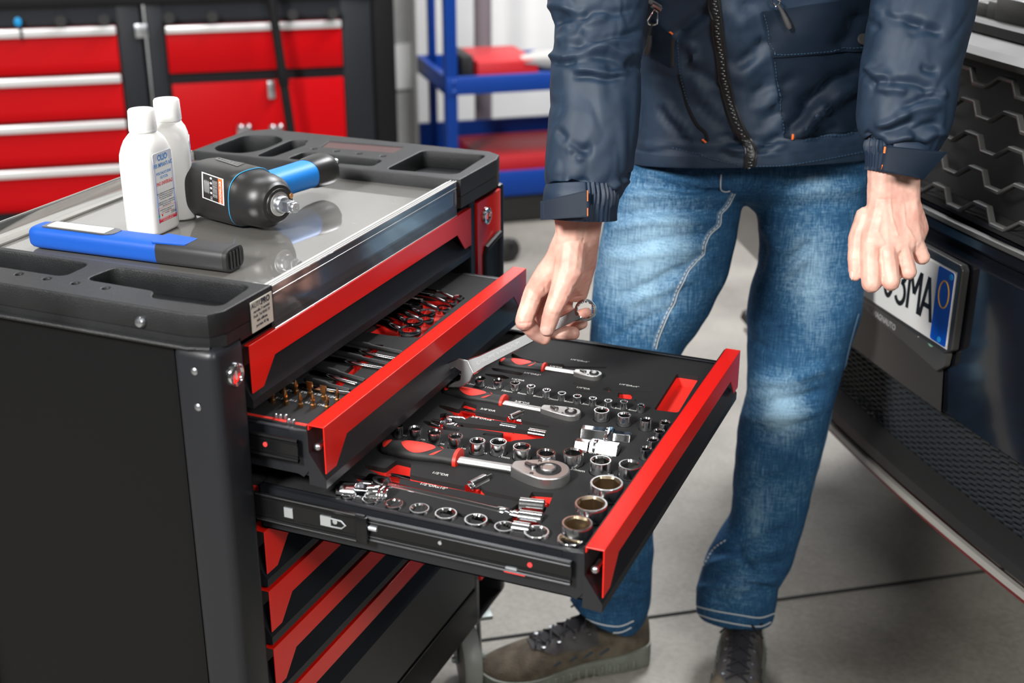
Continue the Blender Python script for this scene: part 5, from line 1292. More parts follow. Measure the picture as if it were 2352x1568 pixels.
def denim_mat():
    m, nt, b = principled('denim'); N, L = nt.nodes, nt.links
    tc = N.new('ShaderNodeTexCoord')
    mp = N.new('ShaderNodeMapping'); mp.inputs['Scale'].default_value = (420, 420, 34)
    n = N.new('ShaderNodeTexNoise'); n.inputs['Scale'].default_value = 1; n.inputs['Detail'].default_value = 4; n.inputs['Roughness'].default_value = .7
    mp2 = N.new('ShaderNodeMapping'); mp2.inputs['Scale'].default_value = (60, 60, 520)
    n1 = N.new('ShaderNodeTexNoise'); n1.inputs['Scale'].default_value = 1; n1.inputs['Detail'].default_value = 3
    n2 = N.new('ShaderNodeTexNoise'); n2.inputs['Scale'].default_value = 7; n2.inputs['Detail'].default_value = 4
    at_ = N.new('ShaderNodeAttribute'); at_.attribute_name = 'fade'
    for x_, y_ in ((mp, n), (mp2, n1)): L.new(tc.outputs['Object'], x_.inputs['Vector']); L.new(x_.outputs['Vector'], y_.inputs['Vector'])
    L.new(tc.outputs['Object'], n2.inputs['Vector'])
    a1 = N.new('ShaderNodeMath'); a1.operation = 'MULTIPLY_ADD'; a1.inputs[1].default_value = .55; L.new(n.outputs['Fac'], a1.inputs[0])
    a0 = N.new('ShaderNodeMath'); a0.operation = 'MULTIPLY'; a0.inputs[1].default_value = .30; L.new(n1.outputs['Fac'], a0.inputs[0]); L.new(a0.outputs[0], a1.inputs[2])
    a2 = N.new('ShaderNodeMath'); a2.operation = 'MULTIPLY_ADD'; a2.inputs[1].default_value = .35; L.new(n2.outputs['Fac'], a2.inputs[0]); L.new(a1.outputs[0], a2.inputs[2])
    a3 = N.new('ShaderNodeMath'); a3.operation = 'MULTIPLY_ADD'; a3.inputs[1].default_value = .40; L.new(at_.outputs['Fac'], a3.inputs[0]); L.new(a2.outputs[0], a3.inputs[2])
    r = N.new('ShaderNodeValToRGB'); e = r.color_ramp.elements
    e[0].position = .42; e[0].color = (0.006, 0.030, 0.085, 1); e[1].position = 1.0; e[1].color = (0.30, 0.48, 0.62, 1)
    x = e.new(.66); x.color = (0.028, 0.105, 0.215, 1)
    L.new(a3.outputs[0], r.inputs['Fac']); L.new(r.outputs['Color'], b.inputs['Base Color'])
    bp = N.new('ShaderNodeBump'); bp.inputs['Strength'].default_value = .25; bp.inputs['Distance'].default_value = .001
    L.new(a1.outputs[0], bp.inputs['Height']); L.new(bp.outputs['Normal'], b.inputs['Normal'])
    b.inputs['Roughness'].default_value = .85; b.inputs['Specular IOR Level'].default_value = .2
    return m
M['skin'] = skin_mat(); M['denim'] = denim_mat()
M['jacket'] = mat('navy_nylon', (0.0105, 0.0260, 0.052), 0.55, bump=.15, bscale=2600, spec=.42, var=.12, vscale=60)
M['jacketd'] = mat('navy_nylon_band', (0.0105, 0.025, 0.052), 0.5, bump=.18, bscale=2600, spec=.45)
M['orange'] = mat('orange_thread', (0.85, 0.16, 0.02), .6)
M['thread'] = mat('navy_thread', (0.035, 0.085, 0.15), .6)
M['pale_thread'] = mat('pale_thread', (0.55, 0.60, 0.62), .7)
man = thing('person', 'person in navy padded jacket and blue jeans bending over the open drawer', 'person', (0.30, 0.80, 0))
# ---- hands
RH = lambda x, y, d: dp(1100+x*.2296, 480+y*.2296, d)
LH = lambda x, y, d: dp(1850+x*.3316, 360+y*.3316, d)
def mk(f, L_): return [(f(x, y, d), r/1000) for x, y, d, r in L_]
b = MB()
A = mk(RH, [(900, -700, 1.612, 22), (910, -350, 1.622, 21), (915, 0, 1.632, 21), (925, 250, 1.64, 20.5)])
B = mk(RH, [(1110, -700, 1.62, 22), (1110, -350, 1.632, 20), (1100, 0, 1.645, 19), (1075, 280, 1.655, 17)])
for i in range(3): blob(b, [A[i], A[i+1], B[i], B[i+1]])
blob(b, mk(RH, [(925, 250, 1.64, 20.5), (1075, 280, 1.655, 17), (800, 520, 1.652, 19), (1060, 540, 1.695, 15.5)]))
blob(b, mk(RH, [(800, 520, 1.652, 19), (640, 720, 1.662, 16.5), (562, 826, 1.668, 14.5), (880, 560, 1.66, 18)]))
blob(b, mk(RH, [(800, 520, 1.655, 18), (1060, 540, 1.695, 15.5), (1000, 835, 1.715, 12.5), (860, 850, 1.735, 12), (660, 820, 1.69, 14), (750, 830, 1.715, 12)]))
blob(b, mk(RH, [(925, 380, 1.64, 19), (900, 620, 1.635, 18.5), (830, 790, 1.633, 14.5)]))
chain(b, mk(RH, [(840, 770, 1.632, 15.0), (745, 1000, 1.628, 12.0), (715, 1100, 1.633, 11.2), (682, 1205, 1.638, 9.6)]))
chain(b, mk(RH, [(558, 826, 1.668, 14.3), (458, 1095, 1.662, 12.2), (455, 1130, 1.662, 12.0)])); chain(b, mk(RH, [(455, 1120, 1.665, 11.8), (560, 1238, 1.676, 10.2), (655, 1295, 1.680, 8.6)]))
chain(b, mk(RH, [(660, 830, 1.695, 13), (610, 1100, 1.715, 11.5)])); chain(b, mk(RH, [(610, 1105, 1.715, 11.5), (760, 1232, 1.700, 10.2), (945, 1243, 1.690, 8.8)]))
chain(b, mk(RH, [(760, 850, 1.72, 12.5), (730, 1090, 1.74, 11.5), (880, 1180, 1.722, 10), (1028, 1145, 1.700, 8.0)]))
chain(b, mk(RH, [(865, 860, 1.735, 11.5), (860, 1010, 1.748, 10), (965, 1080, 1.738, 8.6), (1078, 1036, 1.718, 7.2)]))
hr = remesh(b, .0014, 3)
def skinfold(co, n_):
    d = .00035*nz(co.x*160, co.y*160, co.z*160)+.0005*nz(co.x*60+5, co.y*60, co.z*60)
    return d
def crease(me, f, lst):
    """thin skin creases: (x1,y1,x2,y2,depth,half width mm, depth mm)"""
    segs = [(f(a, b_, d), f(c_, e, d), w_/1000, h_/1000) for a, b_, c_, e, d, w_, h_ in lst]
    for v in me.vertices:
        o = 0
        for p, q_, w_, h_ in segs:
            pq = q_-p; t = max(0, min(1, (v.co-p).dot(pq)/pq.length_squared)); dd = (p+pq*t)-v.co; dd -= Fw*dd.dot(Fw)*.6; dl = dd.length
            if dl < w_*2: o -= h_*math.exp(-(dl/w_)**2)
        if o: v.co = v.co+v.normal*o
displace(hr, skinfold)
crease(hr, RH, [(650, 745, 665, 830, 1.65, 1.6, 1.4), (500, 905, 640, 945, 1.655, 1.0, .8), (690, 1040, 795, 1060, 1.617, .9, .5), (700, 1075, 790, 1090, 1.617, .9, .45), (380, 1145, 560, 1135, 1.652, 1.1, 1.1), (860, 800, 900, 900, 1.625, 1.3, 1.2), (900, 880, 1080, 870, 1.70, 1.2, 1.2), (1040, 500, 1000, 820, 1.675, 1.6, 1.2), (1100, -50, 1040, 330, 1.63, 1.6, .9), (810, 1180, 860, 1175, 1.69, 1, .8), (390, 1200, 560, 1190, 1.655, .9, .5)])
b = MB()
A = mk(LH, [(550, -500, 1.70, 21), (548, -250, 1.703, 20.5), (540, 60, 1.706, 20.5), (530, 330, 1.71, 20)])
B = mk(LH, [(690, -500, 1.71, 20), (690, -250, 1.712, 19.5), (692, 120, 1.715, 19), (700, 330, 1.716, 18.5)])
for i in range(3): blob(b, [A[i], A[i+1], B[i], B[i+1]])
blob(b, mk(LH, [(530, 330, 1.71, 20), (700, 330, 1.716, 18.5), (458, 600, 1.705, 17), (560, 640, 1.701, 15), (655, 625, 1.705, 14.5), (750, 585, 1.712, 13.2), (790, 500, 1.722, 12.5)]))
chain(b, mk(LH, [(455, 640, 1.700, 14.5), (455, 878, 1.690, 12.6), (482, 862, 1.735, 11), (505, 760, 1.745, 10)]))
chain(b, mk(LH, [(560, 655, 1.698, 13.8), (592, 866, 1.690, 12.0), (604, 850, 1.735, 10.5), (604, 750, 1.745, 9.5)]))
chain(b, mk(LH, [(662, 630, 1.704, 13.2), (712, 796, 1.700, 11.0), (706, 790, 1.740, 10), (690, 710, 1.750, 9)]))
chain(b, mk(LH, [(755, 585, 1.712, 12.2), (812, 696, 1.715, 9.6), (802, 700, 1.748, 9), (770, 640, 1.755, 8)]))
chain(b, mk(LH, [(420, 420, 1.715, 15), (362, 560, 1.715, 12.5), (345, 700, 1.710, 10.2), (342, 790, 1.704, 8.8), (344, 822, 1.703, 8.0)]))
hl_ = remesh(b, .0014, 3); displace(hl_, skinfold)
crease(hl_, LH, [(390, 785, 520, 790, 1.677, 1, .5), (535, 790, 640, 785, 1.677, 1, .5), (400, 925, 515, 922, 1.678, .9, .5), (545, 900, 640, 905, 1.678, .9, .5), (665, 740, 660, 660, 1.69, 2, 1.2), (770, 680, 760, 600, 1.70, 2, 1.2), (440, 290, 780, 300, 1.69, 1.6, .5), (310, 700, 380, 705, 1.70, 1, .5), (512, 720, 520, 640, 1.685, 2.4, .9)])
# knuckles
for x, y, d in ((455, 650, 1.685), (560, 660, 1.684), (660, 640, 1.690), (752, 590, 1.70)):
    c0 = LH(x, y, d)
    for v in hl_.vertices:
        dl = (v.co-c0).length
        if dl < .014: v.co = v.co+v.normal*.0016*math.exp(-(dl/.007)**2)
# veins
for pts in (((640, 540), (600, 420), (590, 300)), ((760, 560), (700, 470), (690, 330)), ((540, 600), (500, 520), (520, 420))):
    P_v = [LH(x, y, 1.69) for x, y in pts]
    for v in hl_.vertices:
        o = 0
        for p, q_ in zip(P_v, P_v[1:]):
            pq = q_-p; t = max(0, min(1, (v.co-p).dot(pq)/pq.length_squared)); dd = (p+pq*t)-v.co; dd -= Fw*dd.dot(Fw)*.8
            o = max(o, .0007*math.exp(-(dd.length/.0017)**2))
        if o and v.normal.dot(Fw) < 0: v.co = v.co+v.normal*o
# ---- the rest of the body, inside the clothes, with neck and head
b = MB()
W = Vector
pel, che, nec = W((.32, .93, .90)), W((.315, .875, 1.20)), W((.298, .85, 1.44))
blob(b, [(W((.26, .94, .90)), .06), (W((.40, .98, .90)), .06), (W((.26, .90, 1.05)), .06), (W((.37, .93, 1.05)), .06)])
blob(b, [(W((.26, .90, 1.05)), .06), (W((.37, .93, 1.05)), .06), (W((.24, .86, 1.33)), .05), (W((.37, .92, 1.33)), .05)])
chain(b, [(W((.305, .885, 1.34)), .055), (W((.299, .835, 1.46)), .058)])
hd = W((.292, .79, 1.575))
blob(b, [(hd+W((.01, .03, .02)), .088), (hd+W((-.008, -.015, .03)), .082), (hd+W((-.02, -.05, -.045)), .05), (hd+W((-.03, -.075, -.085)), .022)])
for s_ in (-1, 1):
    a_ = W((.92, .38, 0)); blob(b, [(hd+a_*(s_*.088)+W((0, .01, -.01)), .012), (hd+a_*(s_*.094)+W((0, .01, .02)), .014)])
    blob(b, [(hd+a_*(s_*.03)+W((-.035, -.085, .0)), .012)])
    chain(b, [(W((.32, .95, .88))+a_*(s_*.08), .050), (dp(1815 if s_ > 0 else 1440, 880, 2.15), .045), (dp(1695 if s_ > 0 else 1400, 1380, 2.28), .034)])
chain(b, [(hd+W((-.030, -.088, .012)), .009), (hd+W((-.040, -.106, -.030)), .0115)])
chain(b, [(hd+W((-.044, -.082, -.060)), .010), (hd+W((-.022, -.090, -.060)), .010)])
chain(b, [(W((.20, .84, 1.33)), .04), (dp(1375, 40, 1.645), .034), (dp(1345, 330, 1.618), .026)])
chain(b, [(W((.44, .92, 1.33)), .04), (dp(2110, 60, 1.715), .034), (dp(2075, 250, 1.705), .026)])
bb = remesh(b, .007, 3)
body = obj('body', join_meshes([hr, hl_, bb]), M['skin'], man, ang=70)
hair = MB(); blob(hair, [(hd+W((.018, .040, .035)), .090), (hd+W((.0, -.01, .055)), .082), (hd+W((.02, .06, -.01)), .078)])
obj('hair', remesh(hair, .006, 2), mat('brown_hair', (.05, .03, .02), .7, bump=.6, bscale=400), man, ang=70)
# nails
M['nail'] = mat('finger_nail', (.80, .52, .44), .3, coat=.3)
def nail(nm, f, quad, par):
    q_ = [f(x, y, 1.6) for x, y in quad]
    bvx = bvh_of(body)
    def px(x, y): return (1100+x*.2296, 480+y*.2296) if f is RH else (1850+x*.3316, 360+y*.3316)
    Q = [px(x, y) for x, y in quad]
    g = grid_bm(8, 8)
    for v in list(g.verts):
        x, y = v.co.x*2-1, v.co.y*2-1; k = 1 if abs(x)+abs(y) == 0 else 1
        v.co.x = .5+.5*x*math.sqrt(max(0, 1-.38*y*y)); v.co.y = .5+.5*y*math.sqrt(max(0, 1-.38*x*x)); v.co.z = .0006*(1-x*x)
    obj(nm, stick_mesh(g, Q, bvx, .0003), M['nail'], par, ang=60)
nail('thumb_nail', RH, [(622, 1168), (728, 1178), (716, 1262), (612, 1248)], body)
nail('thumb_nail', LH, [(306, 792), (336, 792), (334, 850), (308, 850)], body)
# ---- jeans
def leg(st, b, pw=2.1): return silo(st, 7, 56, pw, None, True, b)
b = MB()
#         Lx    Ly    Rx    Ry    d     ratio
leg([(1468, 300, 1700, 300, 2.05, .80), (1420, 420, 1705, 430, 2.05, .78), (1385, 520, 1690, 560, 2.06, .78), (1362, 640, 1645, 680, 2.09, .82), (1352, 760, 1575, 790, 2.12, .88), (1350, 880, 1530, 890, 2.14, .92),
     (1345, 1000, 1512, 1005, 2.17, .92), (1338, 1120, 1503, 1130, 2.20, .92), (1328, 1240, 1500, 1255, 2.235, .92), (1325, 1310, 1500, 1330, 2.25, .92), (1312, 1370, 1490, 1395, 2.265, .95), (1300, 1392, 1462, 1438, 2.27, .95)], b)
leg([(1720, 290, 2010, 290, 2.03, .80), (1726, 400, 2003, 400, 2.04, .80), (1742, 500, 1990, 510, 2.06, .82), (1738, 600, 1984, 620, 2.08, .84), (1716, 700, 1975, 710, 2.10, .86), (1716, 800, 1950, 810, 2.12, .88), (1716, 890, 1918, 900, 2.14, .88),
     (1698, 990, 1896, 1000, 2.165, .88), (1688, 1090, 1872, 1100, 2.19, .88), (1676, 1190, 1846, 1195, 2.215, .88), (1640, 1260, 1822, 1265, 2.235, .88), (1612, 1320, 1796, 1330, 2.25, .92), (1600, 1375, 1782, 1385, 2.265, .95), (1603, 1408, 1770, 1432, 2.27, .95)], b)
silo([(1470, 200, 2008, 210, 2.03, .56), (1455, 330, 2008, 330, 2.05, .54), (1450, 410, 2000, 410, 2.06, .50), (1540, 452, 1950, 452, 2.065, .44), (1640, 470, 1800, 470, 2.07, .5)], 6, 72, 2.3, None, True, b)
jm = remesh(b, .0052, 6)
folds = []          # (x1,y1,x2,y2, half width px, height mm) drawn over the surface: + raised, - sunk
def F_(*a): folds.append(a)
# right thigh: fan of folds from the crotch
for a in ((1480, 395, 1650, 430, 9, 5), (1460, 425, 1660, 445, 9, -6), (1440, 450, 1665, 455, 9, 5), (1420, 490, 1655, 480, 10, -5), (1415, 520, 1640, 505, 10, 4.5), (1440, 560, 1640, 540, 9, -3.5), (1400, 590, 1600, 575, 12, 3), (1500, 640, 1640, 575, 7, -3.5), (1430, 680, 1600, 610, 8, -3.5), (1440, 700, 1590, 640, 9, 3), (1400, 780, 1560, 700, 8, -2.5),
          (1790, 620, 1860, 560, 9, -5), (1770, 650, 1850, 590, 10, 4), (1750, 520, 1800, 580, 10, 4), (1745, 620, 1760, 560, 8, -4), (1770, 450, 1980, 430, 12, 3), (1760, 480, 1960, 470, 10, -2.5),
          (1730, 880, 1900, 850, 14, 4), (1720, 930, 1890, 900, 10, -4), (1710, 960, 1880, 945, 12, 4), (1700, 1010, 1850, 975, 9, -3),
          (1700, 760, 1760, 800, 9, -3), (1690, 1130, 1800, 1090, 9, -3), (1640, 1270, 1800, 1220, 10, -5), (1630, 1300, 1790, 1255, 10, 5), (1620, 1330, 1790, 1290, 9, -5), (1610, 1350, 1780, 1330, 9, 5), (1640, 1385, 1780, 1355, 8, -5), (1690, 1260, 1740, 1330, 9, -5), (1700, 1330, 1770, 1350, 8, -4),
          (1340, 1330, 1480, 1345, 8, -5), (1330, 1350, 1480, 1370, 8, 5), (1420, 1380, 1480, 1345, 8, -5)): F_(*a)
def fold_disp(me, folds, front=True):
    prj = []
    for v in me.vertices:
        d = v.co-CAM; z = d.dot(Fw); prj.append((1176+FPX*d.dot(Rt)/z, 784-FPX*d.dot(Up)/z))
    ns = [v.normal.copy() for v in me.vertices]
    for i, v in enumerate(me.vertices):
        if ns[i].dot(Fw) > .25: continue
        u, w_ = prj[i]; o = 0
        for x1, y1, x2, y2, hw, h in folds:
            if u < min(x1, x2)-60 or u > max(x1, x2)+60 or w_ < min(y1, y2)-60 or w_ > max(y1, y2)+60: continue
            dx, dy = x2-x1, y2-y1; l2 = dx*dx+dy*dy; t = ((u-x1)*dx+(w_-y1)*dy)/l2
            bend = hw*.9*nz(x1*.013, t*2.2, y1*.017)
            px_, py_ = x1+dx*t, y1+dy*t; l = math.sqrt(l2); dist = ((u-px_)*(-dy)+(w_-py_)*dx)/l - bend
            env = max(0, min(1, (t+.12)/.25))*max(0, min(1, (1.12-t)/.25)); env = env*env*(3-2*env)
            o += h*.001*env*math.exp(-(dist/hw)**2)
        v.co = v.co+ns[i]*o
    return prj
displace(jm, lambda co, n_: .0035*nz(co.x*7, co.y*7, co.z*16+3)+.0016*nz(co.x*18+9, co.y*18, co.z*34))
prj = fold_disp(jm, [(a, b_, c_, d, hw, h*1.5) for a, b_, c_, d, hw, h in folds])
at_ = jm.attributes.new('fade', 'FLOAT', 'POINT')
FADE = [(1480, 600, 70, 150, .8), (1560, 560, 60, 80, .4), (1860, 640, 60, 130, .75), (1800, 960, 50, 60, .9), (1780, 900, 60, 50, .5), (1880, 430, 80, 40, .5), (1400, 620, 40, 90, .5), (1690, 1340, 60, 60, .2), (1740, 1180, 30, 90, .3)]
vals = []
for (u, w_), v in zip(prj, jm.vertices):
    f = sum(k*math.exp(-((u-x)/sx)**2-((w_-y)/sy)**2) for x, y, sx, sy, k in FADE) if v.normal.dot(Fw) < .4 else 0
    vals.append(min(1, f)+.12*nz(v.co.x*30, v.co.y*30, v.co.z*60))
at_.data.foreach_set('value', vals)
jeans = obj('jeans', jm, M['denim'], man, ang=80)
bj = bvh_of(jeans)
def strip(path, w_, bv, off, segs=None, cr_n=4):
    """ribbon w px wide following a pixel path on a surface"""
    P_ = cr([tuple(map(float, p)) for p in path], cr_n); b = bmesh.new(); R = []
    for i, (x, y) in enumerate(P_):
        a = P_[max(i-1, 0)]; c_ = P_[min(i+1, len(P_)-1)]; dx, dy = c_[0]-a[0], c_[1]-a[1]; l = math.hypot(dx, dy) or 1
        row = []
        for k in range(-2, 3):
            h = hit(bv, x-dy/l*w_*k/4, y+dx/l*w_*k/4, off-(.0006 if abs(k) == 2 else 0))
            row.append(h)
        if None in row: 
            ok = [h for h in row if h is not None]
            if not ok: continue
            row = [h or ok[0] for h in row]
        R.append([b.verts.new(h) for h in row])
    for A, B in zip(R, R[1:]):
        if (A[2].co-B[2].co).length > .05: continue
        for k in range(4): b.faces.new((A[k], A[k+1], B[k+1], B[k]))
    return b
def dashes(path, step, gap, w_, bv, off):
    P_ = cr([tuple(map(float, p)) for p in path], 8); out = bmesh.new(); acc = 0; seg = []
    pts = [P_[0]]
    for a, c_ in zip(P_, P_[1:]):
        l = math.hypot(c_[0]-a[0], c_[1]-a[1]); n = max(1, int(l)); pts += [(a[0]+(c_[0]-a[0])*k/n, a[1]+(c_[1]-a[1])*k/n) for k in range(1, n+1)]
    i = 0; ms_ = []
    while i+step < len(pts):
        t = strip([pts[i], pts[i+step]], w_, bv, off, cr_n=1); mm = bpy.data.meshes.new('t'); t.to_mesh(mm); t.free(); ms_.append(mm); i += step+gap
    return join_meshes(ms_)
JS = lambda x, y: (1400+x*.3060, 320+y*.3061)
seam = [JS(*p) for p in ((925, 400), (870, 500), (820, 560), (808, 640), (745, 700), (700, 790), (690, 860), (640, 910), (580, 980), (540, 1060), (500, 1130), (470, 1220), (425, 1310), (385, 1400), (350, 1490), (330, 1568))]
obj('inner_seam', strip(seam, 9, bj, .0012), mat('seam_denim', (.10, .19, .30), .85), jeans, ang=80)
sm2 = [(x-7, y) for x, y in seam]
obj('seam_stitching', join_meshes([(lambda t: (lambda m_: (t.to_mesh(m_), m_)[1])(bpy.data.meshes.new('t')))(dashes(seam, 6, 3, 2.2, bj, .0024)), (lambda t: (lambda m_: (t.to_mesh(m_), m_)[1])(bpy.data.meshes.new('t')))(strip([(x+5.5, y+1) for x, y in seam], 2.2, bj, .0020))]), M['pale_thread'], jeans, ang=80)
fly = [JS(*p) for p in ((838, 262), (832, 330), (836, 375), (870, 392), (905, 385))]
obj('fly_stitching', strip(fly, 3.0, bj, .0016), M['pale_thread'], jeans)
obj('side_seam', strip([(1972, 720), (1950, 800), (1935, 870), (1908, 960), (1886, 1050), (1864, 1130)], 3.5, bj, .0012), mat('seam_denim', (.10, .19, .30), .85), jeans)
obj('knee_patch_stitching', dashes([(1668, 1240), (1640, 1260), (1622, 1290), (1616, 1300)], 5, 3, 3, bj, .0016), M['pale_thread'], jeans)
for pth in ([(1600, 1392), (1640, 1402), (1700, 1412), (1745, 1418), (1778, 1408)], [(1604, 1410), (1640, 1422), (1700, 1434), (1745, 1438), (1770, 1428)]):
    obj('hem_stitching', strip(pth, 3.2, bj, .0014), M['pale_thread'], jeans)
for pth in ([(1303, 1378), (1325, 1408), (1370, 1430), (1420, 1438), (1455, 1425)], [(1296, 1388), (1318, 1422), (1365, 1446), (1420, 1452), (1450, 1440)]):
    obj('hem_stitching', strip(pth, 3.2, bj, .0014), M['pale_thread'], jeans)
# ---- jacket
def wr(A, seed, fa, fl, puff=0.0):
    def d(a, L_, p, t):
        ax, ay = math.cos(a), math.sin(a)
        q1 = nz(ax*fa+seed, ay*fa, L_*fl+.25*nz(ax*2, ay*2, L_*9)*4)
        q2 = nz(ax*fa*1.7+seed+7, ay*fa*1.7, L_*fl*1.9+1.5*ax)
        return A*(1.5*(1-min(1, abs(q1)*3.0))*-.8+.9*q2+.7*q1)
    return d
b = silo([(1405, -330, 2045, -330, 1.86, .46), (1420, -180, 2040, -180, 1.88, .50), (1440, 0, 2025, 0, 1.925, .52), (1452, 100, 2018, 100, 1.95, .53), (1452, 200, 2014, 200, 1.975, .53), (1448, 278, 2016, 292, 1.995, .54), (1446, 305, 2018, 324, 2.00, .55), (1448, 341, 2016, 364, 2.008, .56), (1450, 355, 2014, 380, 2.01, .55)],
         14, 128, 2.15, lambda a, L_, p, t: wr(.0035, 3, 1.3, 13)(a, L_, p, t)*(1 if t < .80 else .35))
# shoulders and collar, above the picture
silo([(1405, -330, 2045, -330, 1.86, .46), (1430, -430, 2030, -430, 1.83, .44), (1520, -520, 1930, -520, 1.815, .42), (1610, -575, 1830, -580, 1.80, .60), (1612, -640, 1822, -645, 1.785, .75)], 8, 96, 2.2, wr(.003, 9, 1.3, 12), True, b)
for s_, st_p in ((-1, dp(1440, -360, 1.77)), (1, dp(2015, -390, 1.82))):
    c0 = dp(1725, -400, 1.845)+Rt*(s_*.10); blob(b, [(c0+Up*.02, .075), (c0-Up*.09, .075), (st_p-Up*.02, .078), (st_p+Up*.01-Fw*-.02, .070)])
jk = bpy.data.meshes.new('jacket'); bmesh.ops.recalc_face_normals(b.bm, faces=b.bm.faces); b.bm.normal_update(); b.bm.to_mesh(jk)
JF = lambda x, y: (1400+x*.27636, 0+y*.27636)
jf = []
def J_(x1, y1, x2, y2, hw, h): a = JF(x1, y1); c_ = JF(x2, y2); jf.append((a[0], a[1], c_[0], c_[1], hw, h))
for a in ((820, 60, 560, 290, 10, -6), (850, 120, 640, 300, 10, 5), (640, 320, 740, 520, 9, 5), (640, 420, 700, 640, 8, -4), (720, 560, 900, 720, 8, -3), (700, 620, 880, 1000, 8, 3.5), (760, 860, 960, 1080, 8, -3.5), (1100, 120, 1240, 420, 14, 4), (1280, 330, 1080, 560, 10, -6), (1300, 420, 1100, 680, 10, 5), (1330, 620, 1180, 880, 9, -5), (1400, 760, 1260, 940, 9, 5), (1400, 920, 1240, 1080, 9, -5),
          (2060, 560, 1600, 900, 14, -7), (2060, 700, 1700, 900, 12, 5), (1780, 880, 1540, 1130, 12, 7), (1700, 860, 1480, 1100, 10, -6), (1500, 640, 1440, 760, 8, -4), (1420, 1120, 1250, 1260, 10, -6), (1440, 1180, 1300, 1290, 8, 4), (480, 860, 650, 1150, 9, 5), (420, 900, 640, 1180, 8, -4), (960, 1120, 1120, 1200, 7, -5), (970, 1230, 1100, 1260, 6, 4), (980, 1290, 1090, 1330, 5, -3.5), (1700, 1150, 1900, 1060, 8, -3),
          (1100, 20, 1200, 60, 8, -5), (1000, 60, 1100, 240, 8, 4), (2100, 100, 1900, 400, 18, -5)): J_(*a)
fold_disp(jk, [(a, b_, c_, d, hw, h*1.6) for a, b_, c_, d, hw, h in jf])
jacket = obj('jacket', jk, M['jacket'], man, ang=80)
bj2 = bvh_of(jacket)
def sleeve(st, seed, folds_, amp):
    b = silo(st, 20, 132, 2.1, lambda a, L_, p, t: wr(amp, seed, 1.2, 15)(a, L_, p, t))
    me = bpy.data.meshes.new('sleeve'); bmesh.ops.recalc_face_normals(b.bm, faces=b.bm.faces); b.bm.normal_update(); b.bm.to_mesh(me)
    fold_disp(me, folds_); return obj('sleeve', me, M['jacket'], jacket, ang=80)
R1 = lambda x, y: (1200+x*.4677, y*.4678)
fs = []
for a in ((130, 20, 320, 60, 8, 5), (160, 110, 330, 100, 9, -6), (180, 130, 420, 90, 9, 5), (200, 70, 560, 60, 9, -4), (170, 200, 300, 170, 9, 4), (135, 265, 215, 290, 7, 5), (150, 300, 260, 300, 7, -5), (200, 280, 480, 200, 8, 4), (240, 230, 580, 150, 8, -5), (330, 270, 590, 300, 9, -5), (300, 220, 560, 260, 8, 4), (260, 350, 520, 360, 8, 5), (260, 375, 500, 378, 7, -6), (420, 330, 590, 330, 8, -5), (160, 640, 330, 760, 8, -3), (240, 760, 340, 720, 8, -3), (200, 700, 300, 780, 8, 3), (480, 900, 545, 850, 7, -5), (440, 930, 520, 870, 7, 5), (230, 890, 330, 900, 7, -4), (120, 950, 320, 905, 8, 4)):
    p, q_ = R1(a[0], a[1]), R1(a[2], a[3]); fs.append((*p, *q_, a[4], a[5]))
for _i, _f in enumerate(fs): fs[_i] = (*_f[:4], _f[4]*1.25, _f[5]*1.1)
slR = sleeve([(1330, -420, 1560, -330, 1.78, .9), (1262, -250, 1530, -200, 1.74, .85), (1245, -110, 1500, -90, 1.68, .85), (1256, 0, 1490, 5, 1.64, .85), (1273, 75, 1478, 90, 1.63, .85), (1262, 150, 1471, 160, 1.62, .85), (1262, 235, 1471, 240, 1.615, .82), (1254, 327, 1464, 310, 1.61, .80), (1248, 400, 1452, 380, 1.61, .78), (1250, 438, 1432, 420, 1.608, .80), (1254, 450, 1418, 440, 1.606, .84)], 1, fs, .0016)
fs = []
for a in ((1760, 60, 1960, 130, 9, -6), (1720, 40, 1900, 110, 9, 4), (1870, 90, 2060, 150, 8, -4), (1900, 160, 2050, 160, 7, -4), (1710, 90, 1740, 150, 7, -4), (1670, 360, 1740, 420, 6, -5), (1680, 340, 1820, 390, 8, 6), (1760, 380, 2010, 440, 9, -6), (1740, 430, 1880, 450, 8, 4), (1960, 340, 2040, 345, 8, -4), (2000, 470, 2080, 450, 8, 4), (1870, 520, 2060, 460, 8, -4), (1830, 560, 2060, 520, 9, 4), (1740, 620, 1900, 560, 8, 5), (1760, 650, 1930, 590, 8, -5), (1680, 650, 1720, 690, 6, -5), (1900, 640, 2040, 600, 8, -4), (1780, 690, 1920, 670, 7, 5), (1820, 710, 1980, 720, 6, -4), (1960, 690, 2080, 640, 8, 4)):
    p, q_ = R1(a[0], a[1]), R1(a[2], a[3]); fs.append((*p, *q_, a[4], a[5]))
for _i, _f in enumerate(fs): fs[_i] = (*_f[:4], _f[4]*1.25, _f[5]*1.1)
slL = sleeve([(1900, -400, 2120, -430, 1.83, .9), (1990, -250, 2240, -300, 1.79, .85), (2010, -110, 2262, -120, 1.74, .85), (2002, 0, 2242, 0, 1.72, .85), (1990, 70, 2224, 70, 1.71, .85), (1980, 140, 2206, 150, 1.705, .84), (1972, 210, 2196, 220, 1.70, .82), (1968, 270, 2184, 290, 1.70, .80), (1976, 305, 2168, 330, 1.70, .80), (1992, 325, 2150, 350, 1.702, .82), (1998, 332, 2130, 354, 1.702, .84)], 5, fs, .0016)
